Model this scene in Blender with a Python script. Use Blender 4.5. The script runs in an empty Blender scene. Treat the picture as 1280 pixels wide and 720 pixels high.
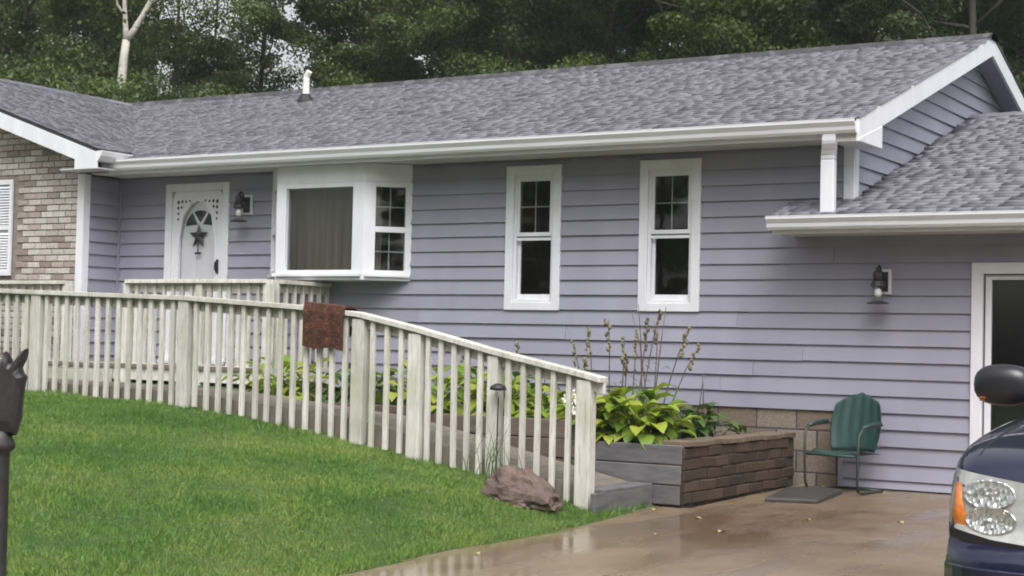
import bpy, bmesh, math, random
import numpy as np
from mathutils import Vector, Matrix
random.seed(7); rng = np.random.default_rng(7)
S = bpy.context.scene; COL = S.collection
R = math.radians

# ------------------------------------------------------------------ camera
CAM = Vector((5.011, -14.2, 1.243))
yaw, pit, rol = R(31.456), R(2.021), R(1.3155)
fw = Vector((-math.sin(yaw), math.cos(yaw), 0)); up = Vector((0, 0, 1)); rt = Vector((math.cos(yaw), math.sin(yaw), 0))
f2 = fw*math.cos(pit) + up*math.sin(pit); u2 = up*math.cos(pit) - fw*math.sin(pit)
r3 = rt*math.cos(rol) + u2*math.sin(rol); u3 = u2*math.cos(rol) - rt*math.sin(rol)
cd = bpy.data.cameras.new('camera'); cam = bpy.data.objects.new('camera', cd); COL.objects.link(cam)
m = Matrix((r3, u3, -f2)).transposed().to_4x4(); m.translation = CAM
cam.matrix_world = m
cd.sensor_width = 36; cd.lens = 36*1996.13/1280; cd.clip_end = 3000; cd.clip_start = .05
S.camera = cam
# ------------------------------------------------------------------ sky, sun, exposure (overcast after rain)
W = bpy.data.worlds.new('World'); S.world = W; W.use_nodes = True
nt = W.node_tree; nt.nodes.clear()
sky = nt.nodes.new('ShaderNodeTexSky'); sky.sky_type = 'NISHITA'; sky.sun_disc = False
SUN_EL, SUN_AZ = 56, 142      # azimuth from +Y clockwise
sky.sun_elevation = R(SUN_EL); sky.sun_rotation = R(SUN_AZ); sky.dust_density = 6; sky.air_density = 1.0; sky.ozone_density = 1
hs = nt.nodes.new('ShaderNodeHueSaturation'); hs.inputs['Saturation'].default_value = .16
bg = nt.nodes.new('ShaderNodeBackground'); bg.inputs[1].default_value = .15
wo = nt.nodes.new('ShaderNodeOutputWorld')
nt.links.new(sky.outputs[0], hs.inputs['Color']); nt.links.new(hs.outputs[0], bg.inputs[0]); nt.links.new(bg.outputs[0], wo.inputs[0])
sl = bpy.data.lights.new('sun', 'SUN'); sl.energy = 1.25; sl.angle = R(45); sl.color = (1, .985, .965)
so = bpy.data.objects.new('sun', sl); COL.objects.link(so)
az, el = R(SUN_AZ), R(SUN_EL)
sd = Vector((math.sin(az)*math.cos(el), math.cos(az)*math.cos(el), math.sin(el)))
so.rotation_euler = sd.to_track_quat('Z', 'Y').to_euler(); so.location = (0, -20, 30)
S.view_settings.view_transform = 'Standard'; S.view_settings.look = 'None'
S.view_settings.exposure = 0.66; S.view_settings.gamma = 1
S.render.engine = 'CYCLES'
S.cycles.max_bounces = 8; S.cycles.transparent_max_bounces = 16; S.cycles.filter_width = 1.9

# ------------------------------------------------------------------ mesh helpers
class MB:
    def __init__(s): s.v = []; s.f = []; s.mi = []; s.cur = 0
    def add(s, vs, fs):
        o = len(s.v); s.v += [tuple(p) for p in vs]; s.f += [tuple(i+o for i in f) for f in fs]; s.mi += [s.cur]*len(fs); return s
    def box(s, x0, x1, y0, y1, z0, z1):
        return s.hexa([(x0,y0,z0),(x1,y0,z0),(x1,y1,z0),(x0,y1,z0),(x0,y0,z1),(x1,y0,z1),(x1,y1,z1),(x0,y1,z1)])
    def hexa(s, p):   # bottom ring then top ring, counter-clockwise from above
        return s.add(p, [(3,2,1,0),(4,5,6,7),(0,1,5,4),(1,2,6,5),(2,3,7,6),(3,0,4,7)])
    def prism(s, poly, axis, a, b):   # extrude a 2-D polygon along an axis
        n = len(poly)
        def P(q, t):
            if axis == 'x': return (t, q[0], q[1])
            if axis == 'y': return (q[0], t, q[1])
            return (q[0], q[1], t)
        vs = [P(q, a) for q in poly] + [P(q, b) for q in poly]
        fs = [tuple(range(n))[::-1], tuple(range(n, 2*n))] + [(i, (i+1)%n, n+(i+1)%n, n+i) for i in range(n)]
        return s.add(vs, fs)
    def tube(s, pts, rad, n=8, cap=True):
        pts = [Vector(p) for p in pts]
        if not isinstance(rad, (list, tuple)): rad = [rad]*len(pts)
        vs = []; fs = []; a = None
        for i, p in enumerate(pts):
            d = (pts[min(i+1, len(pts)-1)] - pts[max(i-1, 0)]).normalized()
            if a is None: a = d.orthogonal().normalized()
            a = (a - d*a.dot(d)).normalized(); b = d.cross(a)
            for k in range(n):
                t = 2*math.pi*k/n; vs.append(p + (a*math.cos(t) + b*math.sin(t))*rad[i])
        for i in range(len(pts)-1):
            for k in range(n): fs.append((i*n+k, i*n+(k+1)%n, (i+1)*n+(k+1)%n, (i+1)*n+k))
        if cap: fs += [tuple(range(n))[::-1], tuple(range((len(pts)-1)*n, len(pts)*n))]
        return s.add(vs, fs)
    def lathe(s, prof, n=16, c=(0,0,0)):   # prof: (r, z)
        vs = []; fs = []
        for r, z in prof:
            for k in range(n):
                t = 2*math.pi*k/n; vs.append((c[0]+r*math.cos(t), c[1]+r*math.sin(t), c[2]+z))
        for i in range(len(prof)-1):
            for k in range(n): fs.append((i*n+k, i*n+(k+1)%n, (i+1)*n+(k+1)%n, (i+1)*n+k))
        fs += [tuple(range(n))[::-1], tuple(range((len(prof)-1)*n, len(prof)*n))]
        return s.add(vs, fs)
    def mesh(s, name, mat, smooth=False):
        me = bpy.data.meshes.new(name); me.from_pydata(s.v, [], s.f)
        for mm in (mat if isinstance(mat, (list, tuple)) else [mat]): me.materials.append(mm)
        if any(s.mi): me.polygons.foreach_set('material_index', s.mi)
        bm = bmesh.new(); bm.from_mesh(me); bmesh.ops.recalc_face_normals(bm, faces=bm.faces); bm.to_mesh(me); bm.free()
        if smooth: me.polygons.foreach_set('use_smooth', [True]*len(me.polygons))
        return me
    def build(s, name, mat, parent=None, smooth=False, bevel=0, sub=0, angle=40, loc=None):
        return link(name, s.mesh(name, mat, smooth), parent, bevel, sub, angle, loc)
def link(name, me, parent=None, bevel=0, sub=0, angle=40, loc=None):
    o = bpy.data.objects.new(name, me); COL.objects.link(o)
    if parent is not None: o.parent = parent
    if loc is not None: o.location = loc
    if bevel:
        b = o.modifiers.new('bevel', 'BEVEL'); b.width = bevel; b.segments = 2; b.limit_method = 'ANGLE'; b.angle_limit = R(angle)
    if sub:
        b = o.modifiers.new('sub', 'SUBSURF'); b.levels = sub; b.render_levels = sub
    return o
def tag(o, label=None, cat=None, group=None, kind=None):
    if label: o['label'] = label
    if cat: o['category'] = cat
    if group: o['group'] = group
    if kind: o['kind'] = kind
    return o
def thing(name, label, cat, loc=(0,0,0), rz=0, group=None):
    o = bpy.data.objects.new(name, None); COL.objects.link(o); o.location = loc; o.rotation_euler = (0,0,rz)
    o.empty_display_size = .1
    return tag(o, label, cat, group)
def npmesh(name, V, F, mat, smooth=False):
    me = bpy.data.meshes.new(name); k = F.shape[1]
    me.vertices.add(len(V)); me.vertices.foreach_set('co', np.ascontiguousarray(V, dtype=np.float32).ravel())
    me.loops.add(F.size); me.loops.foreach_set('vertex_index', np.ascontiguousarray(F, dtype=np.int32).ravel())
    me.polygons.add(len(F)); me.polygons.foreach_set('loop_start', np.arange(0, F.size, k, dtype=np.int32))
    me.update(calc_edges=True); me.materials.append(mat)
    if smooth: me.polygons.foreach_set('use_smooth', [True]*len(F))
    return me

# ------------------------------------------------------------------ materials
def new_mat(name):
    mt = bpy.data.materials.new(name); mt.use_nodes = True; t = mt.node_tree
    return mt, t, t.nodes['Principled BSDF']
def node(t, typ, **k):
    n = t.nodes.new(typ)
    for a, b in k.items(): setattr(n, a, b)
    return n
def ramp(t, stops, interp='LINEAR'):
    n = node(t, 'ShaderNodeValToRGB'); cr = n.color_ramp; cr.interpolation = interp
    while len(cr.elements) < len(stops): cr.elements.new(.5)
    for e, (p, c) in zip(cr.elements, stops): e.position = p; e.color = (*c, 1)
    return n
def pos(t, scale=(1,1,1), local=False):
    if local: out = node(t, 'ShaderNodeTexCoord').outputs['Object']
    else: out = node(t, 'ShaderNodeNewGeometry').outputs['Position']
    mp = node(t, 'ShaderNodeMapping'); mp.inputs['Scale'].default_value = scale; t.links.new(out, mp.inputs[0]); return mp.outputs[0]
def noise(t, vec, scale, detail=4, rough=.55):
    n = node(t, 'ShaderNodeTexNoise'); n.inputs['Scale'].default_value = scale; n.inputs['Detail'].default_value = detail
    n.inputs['Roughness'].default_value = rough; t.links.new(vec, n.inputs['Vector']); return n.outputs['Fac']
def mathn(t, op, a, b=None, clamp=False):
    n = node(t, 'ShaderNodeMath', operation=op, use_clamp=clamp)
    for i, v in enumerate((a, b)):
        if v is None: continue
        if isinstance(v, (int, float)): n.inputs[i].default_value = v
        else: t.links.new(v, n.inputs[i])
    return n.outputs[0]
def mixc(t, fac, a, b, mode='MIX'):
    n = node(t, 'ShaderNodeMix', data_type='RGBA', blend_type=mode)
    for s_, v in ((n.inputs[0], fac), (n.inputs[6], a), (n.inputs[7], b)):
        if isinstance(v, (int, float)): s_.default_value = v
        elif isinstance(v, tuple): s_.default_value = (*v, 1)
        else: t.links.new(v, s_)
    return n.outputs[2]
def bump(t, b, h, strength=.3, dist=.01):
    n = node(t, 'ShaderNodeBump'); n.inputs['Strength'].default_value = strength; n.inputs['Distance'].default_value = dist
    t.links.new(h, n.inputs['Height']); t.links.new(n.outputs[0], b.inputs['Normal'])
def rnd(t, island=False):
    if island: return node(t, 'ShaderNodeNewGeometry').outputs['Random Per Island']
    return node(t, 'ShaderNodeObjectInfo').outputs['Random']
def basic(name, c1, c2=None, scale=(6,6,6), ns=1.0, rough=.6, lo=.35, hi=.7, bs=0, bd=.004, objvar=0, metal=0, coat=0, detail=4, local=False, spec=.5, island=False):
    mt, t, b = new_mat(name); c2 = c2 or tuple(x*.8 for x in c1)
    v = pos(t, scale, local); n = noise(t, v, ns, detail)
    rp = ramp(t, [(lo, c1), (hi, c2)]); t.links.new(n, rp.inputs[0]); col = rp.outputs[0]
    if objvar:
        f = mathn(t, 'ADD', mathn(t, 'MULTIPLY', rnd(t, island), 2*objvar), 1-objvar)
        cb = node(t, 'ShaderNodeCombineColor'); [t.links.new(f, cb.inputs[i]) for i in range(3)]
        col = mixc(t, 1.0, col, cb.outputs[0], 'MULTIPLY')
    t.links.new(col, b.inputs['Base Color']); b.inputs['Roughness'].default_value = rough; b.inputs['Metallic'].default_value = metal
    b.inputs['Specular IOR Level'].default_value = spec
    if coat: b.inputs['Coat Weight'].default_value = coat; b.inputs['Coat Roughness'].default_value = .03
    if bs: bump(t, b, n, bs, bd)
    return mt
M = {}
# lavender grey lap siding: streaky weathering, small plank to plank variation
def siding_mat():
    mt, t, b = new_mat('siding_paint')
    n1 = noise(t, pos(t, (1.2, 1.2, .25)), 2.2, 5); n2 = noise(t, pos(t, (3, 3, 60)), 3, 3)
    rp = ramp(t, [(.3, (.292, .287, .358)), (.7, (.254, .250, .314))]); t.links.new(n1, rp.inputs[0])
    f = mathn(t, 'ADD', mathn(t, 'MULTIPLY', rnd(t), .10), .95)
    cb = node(t, 'ShaderNodeCombineColor'); [t.links.new(f, cb.inputs[i]) for i in range(3)]
    col = mixc(t, 1.0, rp.outputs[0], cb.outputs[0], 'MULTIPLY')
    t.links.new(col, b.inputs['Base Color']); b.inputs['Roughness'].default_value = .55
    bump(t, b, n2, .12, .004); return mt
M['siding'] = siding_mat()
M['sidingback'] = basic('siding_underlay', (.06,.058,.07), rough=.9)
M['white'] = basic('white_trim_paint', (.72,.725,.765), (.64,.645,.685), (3,3,1.2), 2.0, .42, bs=.05)
M['soffit'] = basic('soffit_aluminium', (.60,.595,.60), (.52,.515,.52), (3,3,3), 2, .5)
M['gutter'] = basic('gutter_aluminium', (.72,.725,.76), (.58,.58,.60), (.8,3,14), 2, .35, lo=.4, hi=.8)
M['bricktrim'] = M['white']
M['glass_dark'] = None
def glass(name, tint=(.75,.8,.78), g=.9):
    mt, t, b = new_mat(name); t.nodes.remove(b); out = t.nodes['Material Output']
    tr = node(t, 'ShaderNodeBsdfTransparent'); tr.inputs[0].default_value = (*tint, 1)
    gl = node(t, 'ShaderNodeBsdfGlossy'); gl.inputs['Roughness'].default_value = .015
    lw = node(t, 'ShaderNodeLayerWeight'); lw.inputs[0].default_value = .5
    fr = mathn(t, 'ADD', mathn(t, 'MULTIPLY', mathn(t, 'POWER', lw.outputs['Facing'], 5), g), .03+.045*g)
    mx = node(t, 'ShaderNodeMixShader'); t.links.new(fr, mx.inputs[0]); t.links.new(tr.outputs[0], mx.inputs[1]); t.links.new(gl.outputs[0], mx.inputs[2])
    t.links.new(mx.outputs[0], out.inputs[0]); return mt
M['glass'] = glass('window_glass', (.74,.76,.75))
M['screen'] = basic('insect_screen', (.045,.045,.05), (.035,.035,.04), rough=.7)
M['room'] = basic('dark_room', (.34,.31,.29), (.26,.24,.23), rough=.9)
M['curtain'] = basic('curtain_cloth', (.42,.38,.30), (.34,.30,.24), (2,2,.3), 3, .9)
M['dark'] = basic('black_iron', (.014,.014,.016), (.03,.028,.027), (30,30,30), 1, .5, bs=.3, bd=.002)
M['black'] = basic('black_plastic', (.014,.014,.018), (.018,.018,.022), (20,20,20), 1, .28)
M['fence'] = None
def fence_mat(name, base, old, algae, amount):
    mt, t, b = new_mat(name)
    n1 = noise(t, pos(t, (9, 9, 2.0)), 1.6, 5, .65); n2 = noise(t, pos(t, (2.2, 2.2, 1.3)), 1.3, 4, .6); n3 = noise(t, pos(t, (40, 40, 3)), 1.5, 4)
    r1 = ramp(t, [(.38, base), (.72, old)]); t.links.new(n1, r1.inputs[0])
    r2 = ramp(t, [(.46, (0,0,0)), (.66, (amount,)*3)]); t.links.new(n2, r2.inputs[0])
    col = mixc(t, r2.outputs[0], r1.outputs[0], algae)
    r3_ = ramp(t, [(.55, (0,0,0)), (.70, (.65,)*3)]); t.links.new(n3, r3_.inputs[0])
    col = mixc(t, r3_.outputs[0], col, tuple(x*.55 for x in old))
    f = mathn(t, 'ADD', mathn(t, 'MULTIPLY', rnd(t), .22), .86)
    cb = node(t, 'ShaderNodeCombineColor'); [t.links.new(f, cb.inputs[i]) for i in range(3)]
    t.links.new(mixc(t, 1.0, col, cb.outputs[0], 'MULTIPLY'), b.inputs['Base Color']); b.inputs['Roughness'].default_value = .7
    bump(t, b, n3, .35, .004); return mt
M['fence'] = fence_mat('weathered_white_paint', (.65,.635,.59), (.49,.47,.415), (.38,.385,.275), .6)
M['deck'] = fence_mat('weathered_deck_wood', (.20,.17,.145), (.14,.115,.095), (.12,.12,.07), .3)
M['timber'] = basic('grey_painted_timber', (.14,.138,.145), (.09,.087,.092), (3,3,14), 1.6, .55, bs=.25, objvar=.12)
M['browntimber'] = basic('brown_weathered_timber', (.135,.105,.088), (.08,.062,.052), (3,3,14), 1.6, .7, bs=.3, objvar=.2)
def brick_mat(name, cols, island=False, dark=.0):
    mt, t, b = new_mat(name)
    n1 = noise(t, pos(t, (1,1,1)), 1.1, 3); n2 = noise(t, pos(t, (1,1,1)), 38, 4)
    f = mathn(t, 'ADD', mathn(t, 'MULTIPLY', rnd(t, island), .85), mathn(t, 'MULTIPLY', n1, .25), True)
    rp = ramp(t, cols); t.links.new(f, rp.inputs[0])
    r2 = ramp(t, [(.35, (.72,)*3), (.7, (1.1,)*3)]); t.links.new(n2, r2.inputs[0])
    t.links.new(mixc(t, 1.0, rp.outputs[0], r2.outputs[0], 'MULTIPLY'), b.inputs['Base Color']); b.inputs['Roughness'].default_value = .85
    bump(t, b, n2, .5, .004); return mt
bc = [(.1, (.20,.155,.135)), (.24, (.31,.255,.225)), (.38, (.46,.415,.38)), (.72, (.58,.545,.51)), (.95, (.42,.355,.32))]
M['brick'] = brick_mat('whitewashed_brick', bc); M['brick_i'] = brick_mat('whitewashed_brick_mass', bc, True)
M['mortar'] = basic('mortar', (.24,.205,.18), (.17,.145,.125), (20,20,20), 1, .95, bs=.3)
dc = [(.1, (.030,.018,.011)), (.4, (.048,.030,.018)), (.7, (.070,.044,.027)), (.95, (.038,.024,.015))]
M['oldbrick'] = brick_mat('damp_dark_brick', dc)
M['darkmortar'] = basic('dirty_mortar', (.055,.046,.038), (.03,.026,.022), (20,20,20), 1, .95, bs=.3)
M['block'] = brick_mat('stained_concrete_block', [(.1, (.19,.155,.12)), (.4, (.25,.21,.165)), (.7, (.17,.13,.095)), (.95, (.22,.175,.13))])
M['capbrick'] = brick_mat('worn_cap_brick', [(.1, (.12,.088,.062)), (.5, (.17,.125,.09)), (.95, (.10,.072,.052))])
M['soil'] = basic('garden_soil', (.05,.036,.026), (.09,.068,.05), (14,14,14), 1, .95, bs=.8, bd=.02)
def shingle_mat():
    mt, t, b = new_mat('asphalt_shingle')
    r = rnd(t, True); n1 = noise(t, pos(t, (1,1,1)), 1.3, 3); n2 = noise(t, pos(t, (1,1,1)), 130, 2)
    f = mathn(t, 'ADD', mathn(t, 'MULTIPLY', r, .9), mathn(t, 'MULTIPLY', n1, .1))
    rp = ramp(t, [(.12, (.078,.078,.092)), (.20, (.120,.119,.142)), (.5, (.143,.141,.167)), (.85, (.166,.164,.19)), (.97, (.20,.198,.228))]); t.links.new(f, rp.inputs[0])
    r2 = ramp(t, [(.3, (.75,)*3), (.75, (1.15,)*3)]); t.links.new(n2, r2.inputs[0])
    t.links.new(mixc(t, 1.0, rp.outputs[0], r2.outputs[0], 'MULTIPLY'), b.inputs['Base Color']); b.inputs['Roughness'].default_value = .62
    bump(t, b, n2, .4, .004); return mt
M['shingle'] = shingle_mat()
M['ridge'] = basic('ridge_vent', (.045,.044,.05), (.10,.10,.11), (4,4,4), 1.5, .8, lo=.5, hi=.62)
M['felt'] = basic('roof_felt', (.055,.054,.062), rough=.9)
def concrete_mat():
    mt, t, b = new_mat('wet_concrete')
    p = pos(t); n1 = noise(t, p, .55, 5, .6); n2 = noise(t, p, 2.6, 5, .65); n3 = noise(t, p, 60, 3); n4 = noise(t, pos(t, (1.2, .35, 1)), 1.1, 4, .6)
    rp = ramp(t, [(.36, (.265,.212,.148)), (.54, (.195,.146,.098)), (.66, (.11,.072,.044))]); t.links.new(mathn(t, 'ADD', mathn(t, 'MULTIPLY', n1, .6), mathn(t, 'MULTIPLY', n2, .4)), rp.inputs[0])
    vd = node(t, 'ShaderNodeVectorMath', operation='DISTANCE'); t.links.new(pos(t, (1, .62, 0)), vd.inputs[0]); vd.inputs[1].default_value = (.45, -1.75, 0)
    sf = ramp(t, [(.05, (.95,)*3), (.85, (0,)*3)]); t.links.new(mathn(t, 'ADD', mathn(t, 'MULTIPLY', vd.outputs['Value'], .42), mathn(t, 'MULTIPLY', mathn(t, 'SUBTRACT', n2, .5), 1.6)), sf.inputs[0])
    rpo = mixc(t, sf.outputs[0], rp.outputs[0], (.105, .062, .036))
    r2 = ramp(t, [(.3, (.85,)*3), (.7, (1.1,)*3)]); t.links.new(n3, r2.inputs[0])
    t.links.new(mixc(t, 1.0, rpo, r2.outputs[0], 'MULTIPLY'), b.inputs['Base Color'])
    rr = ramp(t, [(.42, (.10,)*3), (.56, (.44,)*3)]); t.links.new(n4, rr.inputs[0]); t.links.new(rr.outputs[0], b.inputs['Roughness'])
    b.inputs['Specular IOR Level'].default_value = .5
    bump(t, b, n3, .03, .001); return mt
M['concrete'] = concrete_mat()
def grass_mat(name, island, stops):
    mt, t, b = new_mat(name)
    n1 = noise(t, pos(t), .8, 7, .70)
    f = mathn(t, 'ADD', mathn(t, 'MULTIPLY', rnd(t, True) if island else noise(t, pos(t), 30, 3), .42), mathn(t, 'ADD', mathn(t, 'MULTIPLY', n1, 1.25), -.30))
    rp = ramp(t, stops); t.links.new(f, rp.inputs[0]); t.links.new(rp.outputs[0], b.inputs['Base Color']); b.inputs['Roughness'].default_value = .5
    b.inputs['Specular IOR Level'].default_value = .3
    if island:
        try: b.inputs['Transmission Weight'].default_value = 0
        except Exception: pass
    return mt
M['grass'] = grass_mat('grass_blades', True, [(.22, (.040,.10,.015)), (.46, (.085,.175,.026)), (.66, (.15,.24,.046)), (.82, (.24,.285,.075)), (.98, (.36,.34,.15))])
M['lawn'] = grass_mat('lawn_ground', False, [(.3, (.03,.055,.012)), (.6, (.05,.085,.02)), (.8, (.075,.09,.03))])
def leaf_mat(name, stops, island=True, trans=.45, rough=.45):
    mt, t, b = new_mat(name); out = t.nodes['Material Output']
    n1 = noise(t, pos(t), .45, 3)
    f = mathn(t, 'ADD', mathn(t, 'MULTIPLY', rnd(t, island), .6), mathn(t, 'MULTIPLY', n1, .45))
    rp = ramp(t, stops); t.links.new(f, rp.inputs[0]); t.links.new(rp.outputs[0], b.inputs['Base Color']); b.inputs['Roughness'].default_value = rough
    tl = node(t, 'ShaderNodeBsdfTranslucent'); t.links.new(rp.outputs[0], tl.inputs[0])
    mx = node(t, 'ShaderNodeMixShader'); mx.inputs[0].default_value = trans
    t.links.new(b.outputs[0], mx.inputs[1]); t.links.new(tl.outputs[0], mx.inputs[2]); t.links.new(mx.outputs[0], out.inputs[0]); return mt
M['leaf_a'] = leaf_mat('maple_leaves', [(.15, (.065,.105,.03)), (.5, (.105,.155,.045)), (.85, (.15,.195,.065))])
M['leaf_b'] = leaf_mat('dark_leaves', [(.15, (.055,.09,.03)), (.5, (.09,.13,.043)), (.85, (.13,.165,.06))])
M['leaf_c'] = leaf_mat('yellow_green_leaves', [(.15, (.055,.085,.018)), (.5, (.10,.14,.028)), (.85, (.16,.19,.045))])
M['hosta'] = leaf_mat('hosta_leaf', [(.1, (.07,.13,.02)), (.3, (.15,.25,.028)), (.55, (.26,.34,.036)), (.9, (.38,.42,.07))], False, .3, .4)
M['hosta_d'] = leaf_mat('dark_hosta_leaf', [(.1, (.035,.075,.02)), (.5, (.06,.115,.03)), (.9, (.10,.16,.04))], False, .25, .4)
M['iris'] = leaf_mat('iris_leaf', [(.1, (.06,.11,.03)), (.5, (.10,.16,.05)), (.9, (.15,.2,.07))], False, .25, .5)
M['drystem'] = basic('dry_stem', (.11,.10,.055), (.07,.06,.035), (20,20,20), 1, .8, objvar=.3)
M['seed'] = basic('seed_head', (.17,.16,.085), (.11,.095,.055), (30,30,30), 1, .8, objvar=.3)
M['petal'] = basic('white_petal', (.8,.8,.76), (.72,.72,.66), (20,20,20), 1, .6)
M['bark'] = basic('grey_bark', (.085,.072,.06), (.045,.038,.032), (6,6,1.2), 2, .9, bs=.6, bd=.03)
def birch_mat():
    mt, t, b = new_mat('birch_bark')
    n1 = noise(t, pos(t, (2,2,9)), 1.5, 5, .7); n2 = noise(t, pos(t), 1.4, 3)
    rp = ramp(t, [(.3, (.62,.59,.53)), (.58, (.52,.49,.43)), (.68, (.13,.12,.10))]); t.links.new(n1, rp.inputs[0])
    t.links.new(rp.outputs[0], b.inputs['Base Color']); b.inputs['Roughness'].default_value = .75; bump(t, b, n1, .3, .01); return mt
M['birch'] = birch_mat()
def mat_rug():
    mt, t, b = new_mat('brown_coir'); p = pos(t)
    n1 = noise(t, p, 55, 4); n2 = noise(t, p, 17, 2)
    rp = ramp(t, [(.38, (.030,.012,.008)), (.52, (.075,.027,.014)), (.62, (.11,.045,.02)), (.72, (.26,.15,.06))]); t.links.new(mathn(t, 'ADD', mathn(t, 'MULTIPLY', n1, .5), mathn(t, 'MULTIPLY', n2, .5)), rp.inputs[0])
    t.links.new(rp.outputs[0], b.inputs['Base Color']); b.inputs['Roughness'].default_value = .95; bump(t, b, n1, 1, .012); return mt
M['rug'] = mat_rug()
M['rock'] = basic('brown_rock', (.145,.098,.075), (.065,.048,.042), (5,5,9), 1.4, .7, bs=.7, bd=.03, detail=8)
M['chair'] = basic('faded_green_enamel', (.011,.040,.033), (.017,.054,.045), (7,7,7), 1, .5, bs=.05)
M['chairframe'] = basic('dark_green_tube', (.02,.04,.034), (.035,.03,.022), (14,14,14), 1, .5)
M['slab'] = basic('grey_slate', (.05,.046,.042), (.03,.028,.026), (6,6,6), 1.3, .5, bs=.4, bd=.01)
def paint_mat():
    mt, t, b = new_mat('navy_car_paint'); b.inputs['Base Color'].default_value = (.012,.015,.060,1); b.inputs['Metallic'].default_value = .35
    b.inputs['Roughness'].default_value = .32; b.inputs['Coat Weight'].default_value = 1; b.inputs['Coat Roughness'].default_value = .03
    n = noise(t, pos(t), 900, 1); rp = ramp(t, [(.3, (.005,.007,.030)), (.7, (.010,.013,.050))]); t.links.new(n, rp.inputs[0]); t.links.new(rp.outputs[0], b.inputs['Base Color']); return mt
M['paint'] = paint_mat()
M['chrome'] = basic('lamp_reflector', (.80,.80,.80), (.72,.72,.72), (40,40,40), 1, .12, metal=1)
M['satin'] = basic('lamp_housing', (.66,.66,.65), (.5,.5,.49), (25,25,25), 1, .22, metal=.35)
def refl_mat():
    mt, t, b = new_mat('faceted_reflector'); vo = node(t, 'ShaderNodeTexVoronoi'); vo.inputs['Scale'].default_value = 42
    t.links.new(pos(t, (1.6, 1, .8)), vo.inputs['Vector']); rp = ramp(t, [(0, (.42,.42,.41)), (.5, (.66,.66,.65)), (1, (.86,.86,.85))]); t.links.new(vo.outputs['Color'], rp.inputs[0])
    t.links.new(rp.outputs[0], b.inputs['Base Color']); b.inputs['Metallic'].default_value = .8; b.inputs['Roughness'].default_value = .14
    bump(t, b, vo.outputs['Distance'], .7, .01); return mt
M['refl'] = refl_mat()
M['amber'] = basic('amber_lens', (.75,.22,.02), (.55,.13,.01), (60,60,60), 1, .2, coat=.6)
M['tyre'] = basic('tyre_rubber', (.018,.018,.018), rough=.85)
M['rim'] = basic('alloy_rim', (.45,.45,.46), rough=.3, metal=.9)
M['grille'] = basic('grille_plastic', (.012,.012,.012), rough=.5)
M['lens'] = glass('clear_lens', (.93,.94,.93))
M['tail'] = basic('red_lens', (.35,.01,.01), rough=.2, coat=.5)
M['yleaf'] = basic('fallen_yellow_leaf', (.48,.40,.13), (.36,.24,.08), (40,40,40), 1, .6)

# ================================================================== THE SETTING
def interp(x, xs, ys): return np.interp(x, xs, ys)
PX = [-200, -16, -7.5, -6.7, -5.0, -3.06, -2.47, -1.7, -1.45, -1.07, -.9, -.72, 200]
PZ = [.75, .80, .72, .72, .65, .42, .315, .225, .165, .075, .03, 0, 0]
EDY = [-60, -14, -10.5, -9.2, -8.0, -6.8, -5.65, -4.37, -3.35, -2.9, -2.6]; EDX = [.2, .2, .12, -.02, -.35, -.60, -.66, -.57, -.66, -.70, -.74]
def drive_z(y): return -.016*np.maximum(-y, 0)
def ground_z(x, y):
    x = np.asarray(x, float); y = np.asarray(y, float)
    g = np.interp(y, [-40, -12, -7, -3.6, 0], [.3, .55, .85, 1, 1])
    e = np.interp(y, EDY, EDX)
    z = interp(x - (e+.7)*(y < -2.6), PX, PZ)*g + drive_z(np.maximum(y, -30)) + .012
    z = np.where(x > e, drive_z(np.maximum(y, -30)) - .06, z)
    z = np.where((y > 0) & (x > -.5), -.06, z)
    z = np.where(y > 7.5, np.clip((y-7.5)*.03, 0, 1.2) + np.interp(x, [-16, 0, 8], [.75, .2, -.05]), z)
    und = .02*np.sin(x*1.7+.3*y)*np.cos(y*1.3) * (x < -1.6)
    return z + und
gx = np.unique(np.concatenate([np.arange(-160, -20, 10), np.arange(-20, -8, 1), np.arange(-8, -1.6, .2), np.arange(-1.6, 0.2, .06), np.arange(.2, 12, 1), np.arange(12, 170, 10)]))
gy = np.unique(np.concatenate([np.arange(-170, -20, 10), np.arange(-20, -11, 1), np.arange(-11, 0, .2), np.arange(0, 20, 1), np.arange(20, 200, 10)]))
GX, GY = np.meshgrid(gx, gy); V = np.stack([GX.ravel(), GY.ravel(), ground_z(GX, GY).ravel()], 1)
nx = len(gx); I, J = np.meshgrid(np.arange(nx-1), np.arange(len(gy)-1)); a = (J*nx+I).ravel()
tag(link('lawn', npmesh('lawn', V, np.stack([a, a+1, a+nx+1, a+nx], 1), M['lawn'], True)), 'green lawn sloping up from the driveway to the ramp', kind='structure')
# driveway slab with a sawn joint
b = MB()
ys = [-60, -30, -20, -14, -10.5, -9.2, -8, -6.8, -5.65, -4.37, -3.35, -2.9, -2.6, -2.45, -1.2, 0.02]
for i in range(len(ys)-1):
    y0, y1 = ys[i], ys[i+1]
    xl = [float(np.interp(y, EDY, EDX))-.10 if y < -2.5 else (-.95 if y < -2.44 else -.46) for y in (y0, y1)]
    if y0 >= -2.46: xl = [-.46, -.46]
    z = [float(drive_z(np.array(y))) for y in (y0, y1)]
    b.hexa([(xl[0], y0, z[0]-.15), (9.5, y0, z[0]-.15), (9.5, y1, z[1]-.15), (xl[1], y1, z[1]-.15), (xl[0], y0, z[0]), (9.5, y0, z[0]), (9.5, y1, z[1]), (xl[1], y1, z[1])])
me = b.mesh('driveway', M['concrete'])
bm = bmesh.new(); bm.from_mesh(me); bmesh.ops.remove_doubles(bm, verts=bm.verts, dist=.0005)
seen = {}; kill = []
for f in bm.faces:
    k = tuple(sorted(v.index for v in f.verts))
    if k in seen: kill += [f, seen[k]]
    seen[k] = f
bmesh.ops.delete(bm, geom=list(set(kill)), context='FACES'); bm.to_mesh(me); bm.free()
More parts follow.
